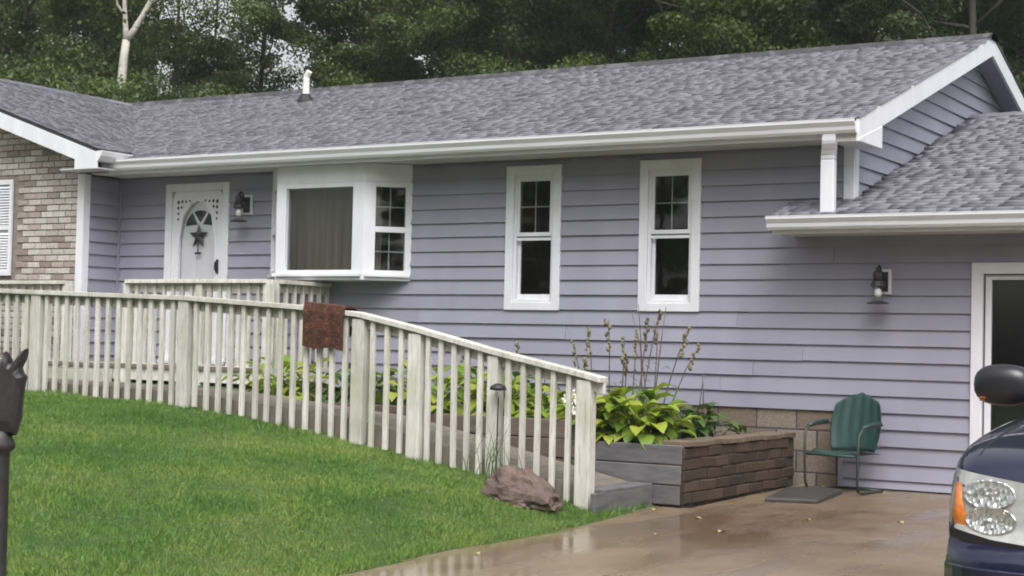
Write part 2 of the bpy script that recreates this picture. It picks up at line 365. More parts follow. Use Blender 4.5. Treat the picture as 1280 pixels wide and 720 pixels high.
tag(link('driveway', me), 'wet brown-stained concrete driveway in front of the garage', kind='structure')

# grass blades
N = 680000
x = rng.uniform(-8.6, .1, N); y = rng.uniform(-10.4, -3.36, N)
x2 = rng.uniform(-1.6, -.55, 5000); y2 = rng.uniform(-3.5, -2.6, 5000); x = np.r_[x, x2]; y = np.r_[y, y2]
e = np.interp(y, EDY, EDX) + .035*np.sin(y*9) + .03*np.sin(y*23+1) + .02*rng.normal(size=len(y))
k = (x < e) & ~((y > -3.37) & (x < -.80)); x = x[k]; y = y[k]; n = len(x)
clump = np.sin(x*5.1+1.3*np.sin(y*3))*np.sin(y*4.3+x)
h = rng.uniform(.016, .036, n)*(1+.3*clump)
tuft = np.clip(np.sin(x*11.3+2*np.sin(y*7.1))*np.sin(y*12.7+2.2*np.sin(x*6.3))-.55, 0, 1)*2; h *= 1+.9*tuft*rng.random(n); h *= 1+1.3*np.exp(-np.clip(e[k]-x, 0, 1)/.05)*rng.random(n)
d_f = np.clip(-3.36-y, 0, 1); h *= 1+1.8*np.exp(-d_f/.08)*rng.random(n)
a = rng.uniform(0, 2*math.pi, n); w = rng.uniform(.0016, .003, n); ln = rng.uniform(.2, 1.1, n)*h; b_ = rng.uniform(0, 2*math.pi, n)
z = ground_z(x, y)-.006
P0 = np.stack([x-w*np.cos(a), y-w*np.sin(a), z], 1); P1 = np.stack([x+w*np.cos(a), y+w*np.sin(a), z], 1); P2 = np.stack([x+ln*np.cos(b_), y+ln*np.sin(b_), z+h], 1)
V = np.stack([P0, P1, P2], 1).reshape(-1, 3); F = np.arange(3*n).reshape(-1, 3)
tag(link('grass', npmesh('grass', V, F, M['grass'])), 'short wet green grass covering the sloping lawn', 'grass', kind='stuff')

# ================================================================== HOUSE
house = thing('ranch_house', 'lavender grey lap sided ranch house with brick wing and grey shingle roof', 'house')
C_ = .152                                   # siding course
RS = .339                                   # roof pitch
EY, EZ = -.57, 3.325                        # roof edge front
RY, RZ = 3.85, EZ + RS*(3.85-EY)            # ridge
XO = .25
def hp(name, b, mat, parent=house, **k): return b.build(name, mat, parent, **k)

# --- backing walls with openings (front wall of the main house and garage, one plane)
WIN = [(-3.755, -3.095, 1.60, 3.10), (-2.195, -1.53, 1.60, 3.10)]
DOOR = (-8.57, -7.57, .96, 3.07); BAY = (-6.93, -4.96, 1.90, 3.17); GD = (1.11, 3.35, .02, 2.06)
OPEN = [(a+.07, b_-.07, c+.05, d-.07) for a, b_, c, d in WIN] + [(DOOR[0]+.09, DOOR[1]-.09, DOOR[2], DOOR[3]-.08), (BAY[0]+.12, BAY[1]-.12, BAY[2]+.1, BAY[3]-.12), (GD[0]+.11, GD[1]-.11, GD[2], GD[3]-.11)]
def wall_grid(x0, x1, z0, z1, y0, y1, holes):
    b = MB(); xs = sorted({x0, x1} | {v for h_ in holes for v in h_[:2] if x0 < v < x1}); zs = sorted({z0, z1} | {v for h_ in holes for v in h_[2:] if z0 < v < z1})
    for i in range(len(xs)-1):
        for j in range(len(zs)-1):
            cx, cz = (xs[i]+xs[i+1])/2, (zs[j]+zs[j+1])/2
            if any(h_[0] < cx < h_[1] and h_[2] < cz < h_[3] for h_ in holes): continue
            b.box(xs[i], xs[i+1], y0, y1, zs[j], zs[j+1])
    return b
fwall = wall_grid(-9.36, -.001, -.05, 3.30, .006, .16, OPEN).build('front_wall', M['sidingback'], house)
gwall = wall_grid(.001, 6.9, -.05, 2.60, .006, .16, OPEN).build('garage_wall', M['sidingback'], house)
# side and rear walls, so the house is closed
gable = MB().prism([(.165,-.05),(7.7,-.05),(7.7,3.2),(3.85,4.62),(.165,3.36)], 'x', -.14, -.006).build('gable_wall', M['sidingback'], house)
hp('rear_wall', MB().box(-16.6, -.15, 7.55, 7.69, -.05, 3.2), M['sidingback'])
hp('garage_side_wall', MB().prism([(.165,-.05),(7.5,-.05),(7.5,2.6),(3.8,3.82),(.165,2.6)], 'x', 6.76, 6.9), M['siding'])
hp('garage_rear_wall', MB().box(.02, 6.75, 7.36, 7.5, -.05, 2.55), M['siding'])
# interior rooms: floor, ceiling, partition
b = MB(); b.box(-9.2, -.15, .17, 4.2, .9, .95); b.box(-9.2, -.15, .17, 4.2, 3.30, 3.33); b.box(-9.2, -.15, 4.2, 4.3, .9, 3.33)
for xx in (-7.2, -4.6, -2.7): b.box(xx-.05, xx+.05, .17, 4.2, .951, 3.299)
hp('interior', b, M['room'])
b = MB(); b.box(.02, 6.7, .17, 7.3, -.05, .01); b.box(.02, 6.7, .17, 7.3, 2.45, 2.5); b.box(.02, 6.7, 5.0, 5.1, .011, 2.449)
hp('garage_interior', b, M['room'])

# --- lap siding: every plank its own object
def plank(parent, pt, out, z0, z1, a0, a1, a0t=None, a1t=None, lap=.029):
    """pt(a, d, z) -> point at run a, d metres out of the wall"""
    a0t = a0 if a0t is None else a0t; a1t = a1 if a1t is None else a1t
    t = .006; b = MB(); z0 += random.uniform(-.004, .003); lap += random.uniform(-.004, .004)
    b.hexa([pt(a0, .001, z0), pt(a1, .001, z0), pt(a1, lap, z0), pt(a0, lap, z0), pt(a0t, .001, z1), pt(a1t, .001, z1), pt(a1t, t, z1), pt(a0t, t, z1)])
    return b.build('plank', M['siding'], parent)
def split(a0, a1, z0, z1, holes):
    segs = [(a0, a1)]
    for h_ in holes:
        if h_[3] <= z0+.02 or h_[2] >= z1-.02: continue
        ns = []
        for s0, s1 in segs:
            if h_[1] <= s0 or h_[0] >= s1: ns.append((s0, s1)); continue
            if h_[0]-s0 > .04: ns.append((s0, h_[0]))
            if s1-h_[1] > .04: ns.append((h_[1], s1))
        segs = ns
    return segs
Z0 = .700
front = lambda a, d, z: (a, .005-d, z)
BOX = [(WIN[0][0]+.01, WIN[0][1]-.01, WIN[0][2]+.01, WIN[0][3]-.01), (WIN[1][0]+.01, WIN[1][1]-.01, WIN[1][2]+.01, WIN[1][3]-.01), (DOOR[0]+.01, DOOR[1]-.01, .9, DOOR[3]-.01), (BAY[0]+.02, BAY[1]-.02, 1.93, 3.3), (GD[0]+.01, GD[1]-.01, -.1, GD[3]-.01)]
for kk in range(-5, 17):
    z0 = Z0 + kk*C_; z1 = z0 + C_ + .002
    if z0 < 0: z0 = .015
    if z1 < .03: continue
    if z1 > 3.165: z1 = 3.165
    if z1 - z0 < .02: continue
    xl = -9.345 if z0 > .69 else -.075
    xr = -.075 if z0 > 2.55 else 6.9
    for h_ in BOX:
        for fa, fb in ((z0, min(z1, h_[2])), (max(z0, h_[3]), z1)):
            if h_[2] < z1-.02 and h_[3] > z0+.02 and fb-fa > .012 and h_[0] > xl and h_[1] < xr:
                plank(gwall if h_[0] > -.3 else fwall, front, None, fa, fb, h_[0]+.0015, h_[1]-.0015, lap=.006+.023*(fb-fa)/C_ if fa > z0 else .029)
    for s0, s1 in split(xl, xr, z0, z1, BOX):
        cuts = [s0]
        if s1-s0 > 4.2:
            rr = random.Random(kk*7+3); cx = s0 + rr.uniform(1.2, 3.6)
            while cx < s1-1.0: cuts.append(cx); cx += rr.uniform(3.2, 4.4)
        cuts.append(s1)
        for i in range(len(cuts)-1):
            g = .0015
            par = gwall if cuts[i] > -.3 else fwall
            plank(par, front, None, z0, z1, cuts[i]+g, cuts[i+1]-g)
# alcove return wall (faces +X) beside the brick wing
rw = hp('return_wall', MB().box(-9.50, -9.366, -.58, .004, .0, 3.3), M['sidingback'])
side = lambda a, d, z: (-9.365+d, a, z)
for kk in range(0, 17):
    z0 = Z0+kk*C_; z1 = min(z0+C_+.002, 3.165)
    if z1-z0 > .02: plank(rw, side, None, z0, z1, -.50, -.013)
hp('inside_corner', MB().box(-9.345, -9.315, -.042, -.012, .7, 3.165), M['siding'])
# gable end planks (face +X), trimmed under the rake
gs = lambda a, d, z: (-.005+d, a, z)
def yfront(z): return max(.075, (z-3.20)/RS + .05)
for kk in range(12, 26):
    z0 = Z0+kk*C_; z1 = z0+C_+.002
    if z1 > 4.66: z1 = 4.66
    if z1-z0 < .03: continue
    f = lambda z: max(.075, 3.85-(4.70-z)/RS); r = lambda z: min(7.6, 3.85+(4.70-z)/RS)
    plank(gable, gs, None, z0, z1, f(z0), r(z0), f(z1), r(z1))
# corner boards
def trim(name, x0, x1, y0, y1, z0, z1, par=house, mat='white', bev=.004): return MB().box(x0, x1, y0, y1, z0, z1).build(name, M[mat], par, bevel=bev)
trim('corner_board', -.085, .018, -.032, -.004, 2.62, 3.165)
trim('corner_board', -.006, .024, -.003, .088, 2.60, 3.18)
trim('corner_board', -.10, -.06, -.024, .002, .0, .70, mat='siding')
trim('corner_board', -9.45, -9.34, -.615, -.505, .6, 3.17)
# --- foundation blocks, visible ones singly
fd = hp('foundation', MB().box(-9.36, -.10, .03, .2, -.05, .69), M['darkmortar'])
bl = MB().box(-.195, .195, 0, .03, -.095, .095).mesh('block', M['block'])
for r_ in range(4):
    zc = .605 - r_*.198
    for c in range(6):
        xc = -.32 - c*.40 - (.2 if r_ % 2 else 0)
        if zc-.095 < -.2: continue
        link('block', bl, fd, bevel=.008, loc=(xc, .002+random.uniform(-.003, .003), zc))
    if r_ % 2: MB().box(-.31+.0, -.105, .004, .034, zc-.095, zc+.095).build('block', M['block'], fd, bevel=.008)

# --- roofs: deck slab + shingle tabs
def shingles(par, P0, U, Vv, lu, lv, keep, exp=.118):
    """tabs over a parallelogram: P0 eave start, U along eave, Vv up the slope (unit vectors)"""
    U = np.array(U, float); Vv = np.array(Vv, float); Nn = np.cross(U, Vv); Nn /= np.linalg.norm(Nn)
    if Nn[2] < 0: Nn = -Nn
    vs = []; fs = []
    for j in range(int(lv/exp)+1):
        v0 = j*exp; v1 = min(v0+exp*1.25, lv)
        u = -rng.uniform(0, .3)
        while u < lu:
            w = rng.uniform(.08, .26); ua, ub = max(u, 0)+.002, min(u+w, lu)-.002; u += w
            if ub-ua < .03: continue
            c = np.array(P0)+U*(ua+ub)/2+Vv*(v0+v1)/2
            if not keep(c): continue
            t = rng.uniform(.013, .019); lo = v0 - (rng.uniform(0, .010) if rng.random() < .35 else 0)
            o = len(vs)
            for (uu, vv, hh) in ((ua, lo, .0), (ub, lo, .0), (ub, v1, .0), (ua, v1, .0), (ua, lo, t), (ub, lo, t), (ub, v1, .003), (ua, v1, .003)):
                vs.append(np.array(P0)+U*uu+Vv*vv+Nn*(hh+.001))
            fs += [(o+4, o+5, o+6, o+7), (o, o+1, o+5, o+4), (o+1, o+2, o+6, o+5), (o+3, o, o+4, o+7)]
    me = npmesh('shingles', np.array(vs), np.array(fs), M['shingle'])
    return tag(link('shingles', me, par), 'grey architectural asphalt shingles', kind='stuff')
cs = 1/math.hypot(1, RS)
WS = .335; WX = -8.83; WEZ = 3.42            # wing slope: z = WEZ + WS*(WX - x)
WR = WX - (RZ-WEZ)/WS                        # wing ridge x
LV = (RY-EY)/cs
b = MB(); b.prism([(EY, EZ-.045), (EY, EZ-.002), (RY, RZ-.002), (RY, RZ-.045)], 'x', -13.1, XO-.033); b.prism([(RY, RZ-.045), (RY, RZ-.002), (2*RY-EY, EZ-.002), (2*RY-EY, EZ-.045)], 'x', -13.1, XO-.033)
roof = hp('main_roof', b, M['felt'])
val = lambda c: c[0] > WX-(c[2]-WEZ)/WS - .04
shingles(roof, (-13.1, EY-.02, EZ-.006), (1,0,0), (0, cs, RS*cs), 13.1+XO+.015, LV+.01, val)
shingles(roof, (-13.1, 2*RY-EY, EZ), (1,0,0), (0, -cs, RS*cs), 13.1+XO+.015, LV, lambda c: True, .3)
# ridge caps
rc = MB()
xx = -13.0
while xx < XO:
    x1 = min(xx+.29, XO+.02); rc.hexa([(xx, RY-.15, RZ-.035), (x1, RY-.15, RZ-.035), (x1, RY+.15, RZ-.035), (xx, RY+.15, RZ-.035), (xx, RY-.10, RZ+.030), (x1, RY-.10, RZ+.034), (x1, RY+.10, RZ+.034), (xx, RY+.10, RZ+.030)]); xx += .22
hp('ridge_caps', rc, M['ridge'], roof); roof.children[-1]['kind'] = 'stuff'
# wing roof
wl = math.hypot(1, WS)
b = MB(); b.prism([(WX, WEZ-.045), (WX, WEZ-.002), (WR, RZ-.002), (2*WR-WX, WEZ-.002), (2*WR-WX, WEZ-.045), (WR, RZ-.045)], 'y', -.92, 8.2)
wroof = hp('wing_roof', b, M['felt'])
shingles(wroof, (WX+.015, -.935, WEZ-.005), (0,1,0), (-1/wl, 0, WS/wl), 5.2, (WX-WR)*wl, lambda c: c[2] > EZ+RS*(c[1]-EY)-.03 or c[1] < EY)
shingles(wroof, (2*WR-WX, -.935, WEZ), (0,1,0), (1/wl, 0, WS/wl), 9, (WX-WR)*wl, lambda c: True, .3)
rc = MB(); yy = -.93
while yy < RY+.1:
    y1 = yy+.29; rc.hexa([(WR-.15, yy, RZ-.035), (WR+.15, yy, RZ-.035), (WR+.15, y1, RZ-.035), (WR-.15, y1, RZ-.035), (WR-.004, yy, RZ+.034), (WR+.004, yy, RZ+.034), (WR+.004, y1, RZ+.022), (WR-.004, y1, RZ+.022)]); yy += .22
tag(hp('ridge_caps', rc, M['shingle'], wroof), kind='stuff')
# garage roof
GY0, GZ0, GRY = -.55, 2.475, 3.80; GRZ = GZ0+.335*(GRY-GY0)
gl_ = math.hypot(1, .335)
b = MB(); b.prism([(GY0, GZ0-.04), (GY0, GZ0-.002), (GRY, GRZ-.002), (2*GRY-GY0, GZ0-.002), (2*GRY-GY0, GZ0-.04), (GRY, GRZ-.04)], 'x', .025, 7.2)
b.prism([(GY0, GZ0-.04), (GY0, GZ0-.002), (-.02, GZ0-.002+.335*.53), (-.02, GZ0-.04+.335*.53)], 'x', -.58, .024)
groof = hp('garage_roof', b, M['felt'])
shingles(groof, (-.59, GY0-.02, GZ0-.006), (1,0,0), (0, 1/gl_, .335/gl_), 7.8, (GRY-GY0)*gl_, lambda c: c[0] > .03 or c[1] < -.03)
shingles(groof, (.03, 2*GRY-GY0, GZ0), (1,0,0), (0, -1/gl_, .335/gl_), 7.2, (GRY-GY0)*gl_, lambda c: True, .3)
rc = MB(); xx = .03
while xx < 7.1:
    rc.hexa([(xx, GRY-.15, GRZ-.035), (xx+.29, GRY-.15, GRZ-.035), (xx+.29, GRY+.15, GRZ-.035), (xx, GRY+.15, GRZ-.035), (xx, GRY-.004, GRZ+.022), (xx+.29, GRY-.004, GRZ+.034), (xx+.29, GRY+.004, GRZ+.034), (xx, GRY+.004, GRZ+.022)]); xx += .22
tag(hp('ridge_caps', rc, M['shingle'], groof), kind='stuff')

# --- eaves: soffit, fascia, gutters
hp('soffit', MB().box(-9.30, .20, -.535, -.001, 3.168, 3.182), M['soffit'])
hp('soffit', MB().box(-.56, 7.1, -.51, -.001, 2.315, 2.33), M['soffit'])
trim('fascia', -9.0, .22, -.555, -.536, 3.15, EZ-.05)
trim('fascia', -.58, 7.1, -.53, -.511, 2.305, GZ0-.045)
def gutter(x0, x1, y, ztop, h_=.125, d=.115):
    pr = [(y, ztop-h_), (y-d*.55, ztop-h_), (y-d*.70, ztop-h_*.80), (y-d*.74, ztop-h_*.55), (y-d*.98, ztop-h_*.22), (y-d*.98, ztop-.006), (y-d, ztop-.006), (y-d, ztop), (y-d*.9, ztop), (y-d*.9, ztop-.02), (y-.012, ztop-.03), (y-.004, ztop)]
    return MB().prism(pr, 'x', x0, x1)
hp('gutter', gutter(-9.03, .235, -.557, EZ-.012), M['gutter'], bevel=.003)
hp('gutter', gutter(-.60, 7.15, -.532, GZ0-.012), M['gutter'], bevel=.003)
# rake boards, rake soffit and eave return at the gable end
def rake(x0, x1, y0, z0, y1, z1, h_, name='rake_board', mat='white'):
    return hp(name, MB().prism([(y0, z0-h_), (y0, z0), (y1, z1), (y1, z1-h_)], 'x', x0, x1), M[mat], bevel=.004)
rake(XO-.03, XO+.002, EY-.012, EZ-.006, RY, RZ-.004, .205)
rake(XO-.03, XO+.002, 2*RY-EY, EZ-.006, RY, RZ-.004, .205)
rake(.022, XO-.031, 0.05, EZ-.19+RS*.62, RY, RZ-.19, .015, 'rake_soffit', 'soffit'); rake(.022, XO-.031, 2*RY, EZ-.19+RS*.57, RY, RZ-.19, .015, 'rake_soffit', 'siding')
hp('eave_return', MB().prism([(EY-.01, 3.118), (.04, 3.118), (.04, EZ-.20+RS*.60), (EY-.01, EZ-.18)], 'x', XO-.028, XO+.006), M['white'], bevel=.003)
hp('eave_return', MB().box(-.01, XO-.029, -.57, .03, 3.120, 3.150), M['soffit'])
# wing rake (front gable of the brick wing)
b = MB(); b.prism([(WX+.01, WEZ-.05), (WR, RZ-.05), (WR, RZ-.24), (WX-.35, WEZ-.24+WS*.36), (WX-.35, WEZ-.24), (WX+.01, WEZ-.24)], 'y', -.93, -.90)
hp('rake_board', b, M['white'], bevel=.004)
b = MB(); b.prism([(WX+.01, WEZ-.05), (WR, RZ-.05), (WR, RZ-.24), (WX+.01, WEZ-.24)][::-1], 'y', -.93, -.90)
bo = MB(); bo.prism([(2*WR-WX, WEZ-.05), (WR, RZ-.05), (WR, RZ-.24), (2*WR-WX, WEZ-.24)], 'y', -.93, -.90); hp('rake_board', bo, M['white'])
hp('rake_soffit', MB().prism([(-9.18, WEZ-.222+WS*.35), (WR, RZ-.222), (WR, RZ-.238), (-9.18, WEZ-.238+WS*.35)], 'y', -.90, -.59), M['soffit'])
hp('eave_return', MB().box(-9.46, WX, -.898, -.60, 3.185, 3.199), M['soffit'])
# short gutter at the wing eave, end towards the viewer
b = MB(); b.prism([(WX-.12, WEZ-.035), (WX-.12, WEZ-.15), (WX+.02, WEZ-.15), (WX+.07, WEZ-.09), (WX+.085, WEZ-.04), (WX+.085, WEZ-.03)], 'y', -.92, -.40)
hp('gutter', b, M['gutter'], bevel=.003)
# downspout from main gutter to garage roof
b = MB(); w_ = .064
def dsp(path):
    bb = MB()
    for i in range(len(path)-1):
        p, q = path[i], path[i+1]
        bb.hexa([(p[0]-w_, p[1]-.038, p[2]), (p[0]+w_, p[1]-.038, p[2]), (p[0]+w_, p[1]+.038, p[2]), (p[0]-w_, p[1]+.038, p[2]), (q[0]-w_, q[1]-.038, q[2]), (q[0]+w_, q[1]-.038, q[2]), (q[0]+w_, q[1]+.038, q[2]), (q[0]-w_, q[1]+.038, q[2])])
    return bb
hp('downspout', dsp([(-.062, -.49, 2.49), (-.062, -.49, 2.97), (-.058, -.497, 3.01), (-.045, -.525, 3.05), (-.030, -.56, 3.09), (-.022, -.575, 3.12), (-.02, -.58, 3.20)]), M['white'], bevel=.008)
# plumbing vent
hp('vent_pipe', MB().tube([(-8.875, 2.945, 4.46), (-8.87, 2.945, 4.86)], .046, 14).tube([(-8.87, 2.945, 4.86), (-8.82, 2.94, 4.93)], [.046, .042], 14), basic('pvc_pipe', (.78,.77,.74), (.66,.65,.6), rough=.5), roof, smooth=False)
hp('vent_boot', MB().lathe([(.13, -.05), (.12, .01), (.06, .09), (.049, .10)], 14, (-8.875, 2.945, 4.52)), M['black'], roof)

# --- double hung windows
def dh_window(x0, x1, z0, z1, par=house, y=-.014):
    w = MB(); c = .092
    w.box(x0, x0+c, y-.018, y+.03, z0, z1); w.box(x1-c, x1, y-.018, y+.03, z0, z1); w.box(x0+c, x1-c, y-.0175, y+.03, z1-c*1.05, z1); w.box(x0+c, x1-c, y-.0175, y+.03, z0, z0+c*.9)
    wo_ = w.build('window', M['white'], par, bevel=.005)
    j = MB(); a, b_ = x0+c-.001, x1-c+.001; t, s = z1-c*1.05, z0+c*.9
    j.box(a, a+.03, y+.012, y+.12, s, t); j.box(b_-.03, b_, y+.012, y+.12, s, t); j.box(a+.03, b_-.03, y+.013, y+.12, t-.03, t); j.box(a+.03, b_-.03, y-.003, y+.12, s, s+.03)
    j.build('frame', M['white'], wo_, bevel=.003)
    a += .03; b_ -= .03; t -= .03; s += .03; mid = s+(t-s)*.52
    def sash(za, zb, yy, rail, bot, munt):
        q = MB(); r_ = .028
        q.box(a, a+r_, yy, yy+.03, za, zb); q.box(b_-r_, b_, yy, yy+.03, za, zb); q.box(a+r_, b_-r_, yy+.0005, yy+.03, zb-rail, zb); q.box(a+r_, b_-r_, yy+.0005, yy+.03, za, za+bot)
        so_ = q.build('sash', M['white'], wo_, bevel=.003)
        g = (a+r_, b_-r_, za+bot, zb-rail)
        if munt:
            mm = MB(); cx = (g[0]+g[1])/2; cz = (g[2]+g[3])/2
            mm.box(cx-.007, cx+.007, yy+.020, yy+.025, g[2], g[3]); mm.box(g[0], g[1], yy+.0205, yy+.0245, cz-.007, cz+.007); mm.build('muntin', M['white'], so_)
        MB().box(g[0], g[1], yy+.014, yy+.018, g[2], g[3]).build('pane', M['glass'], so_)
    sash(mid, t, y+.02, .032, .040, True)
    sash(s, mid+.02, y+.055, .042, .055, False)
    # outer insect screen frame on the lower half
    q = MB(); q.box(a, b_, y+.008, y+.018, mid-.045, mid-.018); q.build('screen_rail', M['white'], wo_)
    return wo_
for i, wv in enumerate(WIN): dh_window(*wv)

# --- bay window
D_ = .38; bx0, bx1 = BAY[0], BAY[1]; bz0, bz1 = BAY[2], 3.166
plan = [(bx0, -.014), (bx0+D_, -D_), (bx1-D_, -D_), (bx1, -.014)]
bay = MB()
bay.prism(plan, 'z', bz0, bz0+.05)
bayo = bay.build('bay_window', M['white'], house, bevel=.006)
MB().prism(plan, 'z', bz1-.20, bz1-.001).build('header', M['white'], bayo, bevel=.006)
bayo['label'] = 'white angled bay window with large picture pane'
def panel(p, q, z0, z1, d0, d1, par, mat, u0=0, u1=1, name='frame', bev=.003):
    p, q = Vector((*p, 0)), Vector((*q, 0)); d = (q-p); L = d.length; d /= L; n = Vector((d.y, -d.x, 0))
    a, b_ = p+d*u0, p+d*u1
    pts = [a+n*d0, b_+n*d0, b_+n*d1, a+n*d1]
    bb = MB(); bb.prism([(v.x, v.y) for v in pts], 'z', z0, z1)
    return bb.build(name, M[mat], par, bevel=bev)
zz0, zz1 = bz0+.05, bz1-.20
def bay_face(i, single, lw, rw_):
    p, q = plan[i], plan[i+1]; L = math.dist(p, q)
    fr = panel(p, q, zz0, zz1, -.09, 0, bayo, 'white', 0, lw, 'mullion')
    panel(p, q, zz0, zz1, -.09, 0, bayo, 'white', L-rw_, L, 'mullion')
    panel(p, q, zz0, zz0+.06, -.09, -.002, bayo, 'white', lw, L-rw_, 'sash_rail'); panel(p, q, zz1-.05, zz1, -.09, -.002, bayo, 'white', lw, L-rw_, 'sash_rail')
    panel(p, q, zz0-.012, zz0+.022, 0.002, .035, bayo, 'white', .02, L-.02, 'sill')
    g0, g1 = zz0+.06, zz1-.05
    if single:
        panel(p, q, g0, g1, -.055, -.05, bayo, 'glass', lw, L-rw_, 'pane', 0)
    else:
        mz = g0+(g1-g0)*.49
        mr = panel(p, q, mz-.03, mz+.03, -.085, -.004, bayo, 'white', lw, L-rw_, 'meeting_rail')
        for (za, zb, dd) in ((g0, mz-.03, -.07), (mz+.03, g1, -.045)):
            panel(p, q, za, zb, dd-.004, dd, bayo, 'glass', lw, L-rw_, 'pane', 0)
            c = (lw+L-rw_)/2; cz = (za+zb)/2
            panel(p, q, za, zb, dd-.014, dd-.006, bayo, 'white', c-.007, c+.007, 'muntin', 0); panel(p, q, cz-.007, cz+.007, dd-.013, dd-.007, bayo, 'white', lw, L-rw_, 'muntin', 0)
bay_face(0, False, .07, .07); bay_face(1, True, .13, .15); bay_face(2, False, .13, .07)
# curtains hanging inside the bay
b = MB(); n = 60; vs = []; fs = []
for k in range(n+1):
    xk = bx0+.35 + (bx1-bx0-.62)*k/n; yy = -.20+.025*math.sin(k*1.1)+.012*math.sin(k*2.3)
    vs += [(xk, yy, zz0+.02), (xk, yy, zz1-.02)]
for k in range(n): fs.append((2*k, 2*k+2, 2*k+3, 2*k+1))
b.add(vs, fs); M['curtain2'] = basic('sheer_curtain', (.27,.24,.18), (.14,.12,.09), (7,2,.25), 2, .9)
hp('curtain', b, M['curtain2'], bayo, smooth=True)

# --- front door
dx0, dx1, dz0, dz1 = DOOR; y = -.012
b = MB(); cw = .10
b.box(dx0, dx0+cw, y-.02, .10, dz0, dz1); b.box(dx1-cw, dx1, y-.02, .10, dz0, dz1); b.box(dx0+cw, dx1-cw, y-.0195, .10, dz1-.09, dz1); b.box(dx0+cw, dx1-cw, y-.01, .10, dz0, dz0+.03)
door = hp('front_door', b, M['white'], bevel=.005)
door['label'] = 'white storm door with arched scrollwork opening'
ix0, ix1, iz0, iz1 = dx0+cw+.002, dx1-cw-.002, dz0+.032, dz1-.092
# storm door leaf: slab with an arched opening, made as a ring of quads
cx = (ix0+ix1)/2; hw = (ix1-ix0)/2-.115; az = iz1-.62
def arch(th):     # opening outline, th 0..1 from bottom left over the top to bottom right
    if th < .25: return (cx-hw, iz0+.16+(az-iz0-.16)*th/.25)
    if th > .75: return (cx+hw, iz0+.16+(az-iz0-.16)*(1-th)/.25)
    a = math.pi*(1-(th-.25)/.5); return (cx+hw*math.cos(a), az+.50*math.sin(a))
def outer(th):
    P = arch(th)
    if th < .25: return (ix0, P[1])
    if th > .75: return (ix1, P[1])
    a = math.pi*(1-(th-.25)/.5); c, s = math.cos(a), math.sin(a)
    hx, hz = (ix1-ix0)/2, iz1-az; sc = min(hx/abs(c) if abs(c) > 1e-6 else 1e9, hz/abs(s) if abs(s) > 1e-6 else 1e9)
    return (cx+c*sc, az+s*sc)
b = MB(); n = 48; vs = []; fs = []
for k in range(n+1):
    th = k/n; i_, o_ = arch(th), outer(th)
    for yy in (-.012, .022): vs += [(i_[0], yy, i_[1]), (o_[0], yy, o_[1])]
for k in range(n):
    a = 4*k; c = a+4
    fs += [(a, a+1, c+1, c), (a+2, c+2, c+3, a+3), (a, c, c+2, a+2), (a+1, a+3, c+3, c+1)]
b.add(vs, fs)
b.box(ix0, ix1, -.012, .022, iz0, iz0+.16)
storm = hp('storm_door', b, M['white'], door)
M['holeshade_pane'] = basic('hole_shade_and_pane', (.02,.02,.024), rough=.8)
# scrollwork in the spandrels: raised dark discs stand for the shade in its holes
for sx in (-1, 1):
    for (u, v_, r_) in ((.02, .04, .018), (.065, .035, .016), (.11, .035, .013), (.02, .09, .016), (.02, .14, .014), (.06, .085, .014), (.022, .19, .012), (.155, .03, .011)):
        xx = cx+sx*(hw+.05-u*1.35); zz = iz1-.075-v_*1.35
        q = MB(); q.prism([(xx+r_*math.cos(t)*1.0, zz+r_*math.sin(t)*1.25) for t in [k*math.pi/4 for k in range(8)]], 'y', -.0165, -.0125); hp('hole_shade_disc', q, M['holeshade_pane'], door)
    q = MB(); q.tube([(cx+sx*(hw+.006), -.014, az-.25), (cx+sx*(hw+.012), -.014, az-.05), (cx+sx*(hw-.01), -.014, az+.1), (cx+sx*(hw*.8), -.014, az+.33), (cx+sx*hw*.3, -.014, az+.5)], .008, 6); hp('scroll_bar', q, M['white'], door)
hp('storm_glass', MB().box(cx-hw-.01, cx+hw+.01, .012, .016, iz0+.15, az+.51), glass('storm_glass', (.985,.985,.985), .35), door)
inner = hp('door_leaf', MB().box(ix0+.02, ix1-.02, .045, .095, iz0, iz1-.01), M['white'], door)
# fanlight of four dark panes
fz = az+.20; fr = hw*.80
for k in range(3):
    a0, a1 = math.pi*(k/3)+.06, math.pi*((k+1)/3)-.06
    pl = [(cx+.05*math.cos((a0+a1)/2), fz+.05*math.sin((a0+a1)/2))] + [(cx+fr*math.cos(a0+(a1-a0)*t/5), fz+fr*.86*math.sin(a0+(a1-a0)*t/5)) for t in range(6)]
    hp('fan_pane', MB().prism(pl, 'y', .040, .0445), M['holeshade_pane'], inner)
for (za, zb) in ((iz0+.15, iz0+.75), (iz0+.85, fz-.08)):
    for sx in (-1, 1):
        hp('door_panel', MB().box(cx+sx*.155-.115, cx+sx*.155+.115, .037, .0448, za, zb), M['white'], inner, bevel=.006)
hp('handle', MB().box(ix1-.075, ix1-.045, -.03, -.013, 2.0, 2.16).tube([(ix1-.06, -.035, 2.02), (ix1-.06, -.06, 2.04), (ix1-.06, -.06, 2.12), (ix1-.06, -.035, 2.14)], .009, 8), M['dark'], door)
hp('door_step', MB().box(dx0, dx1, -.09, -.033, .925, .965), M['white'], door)

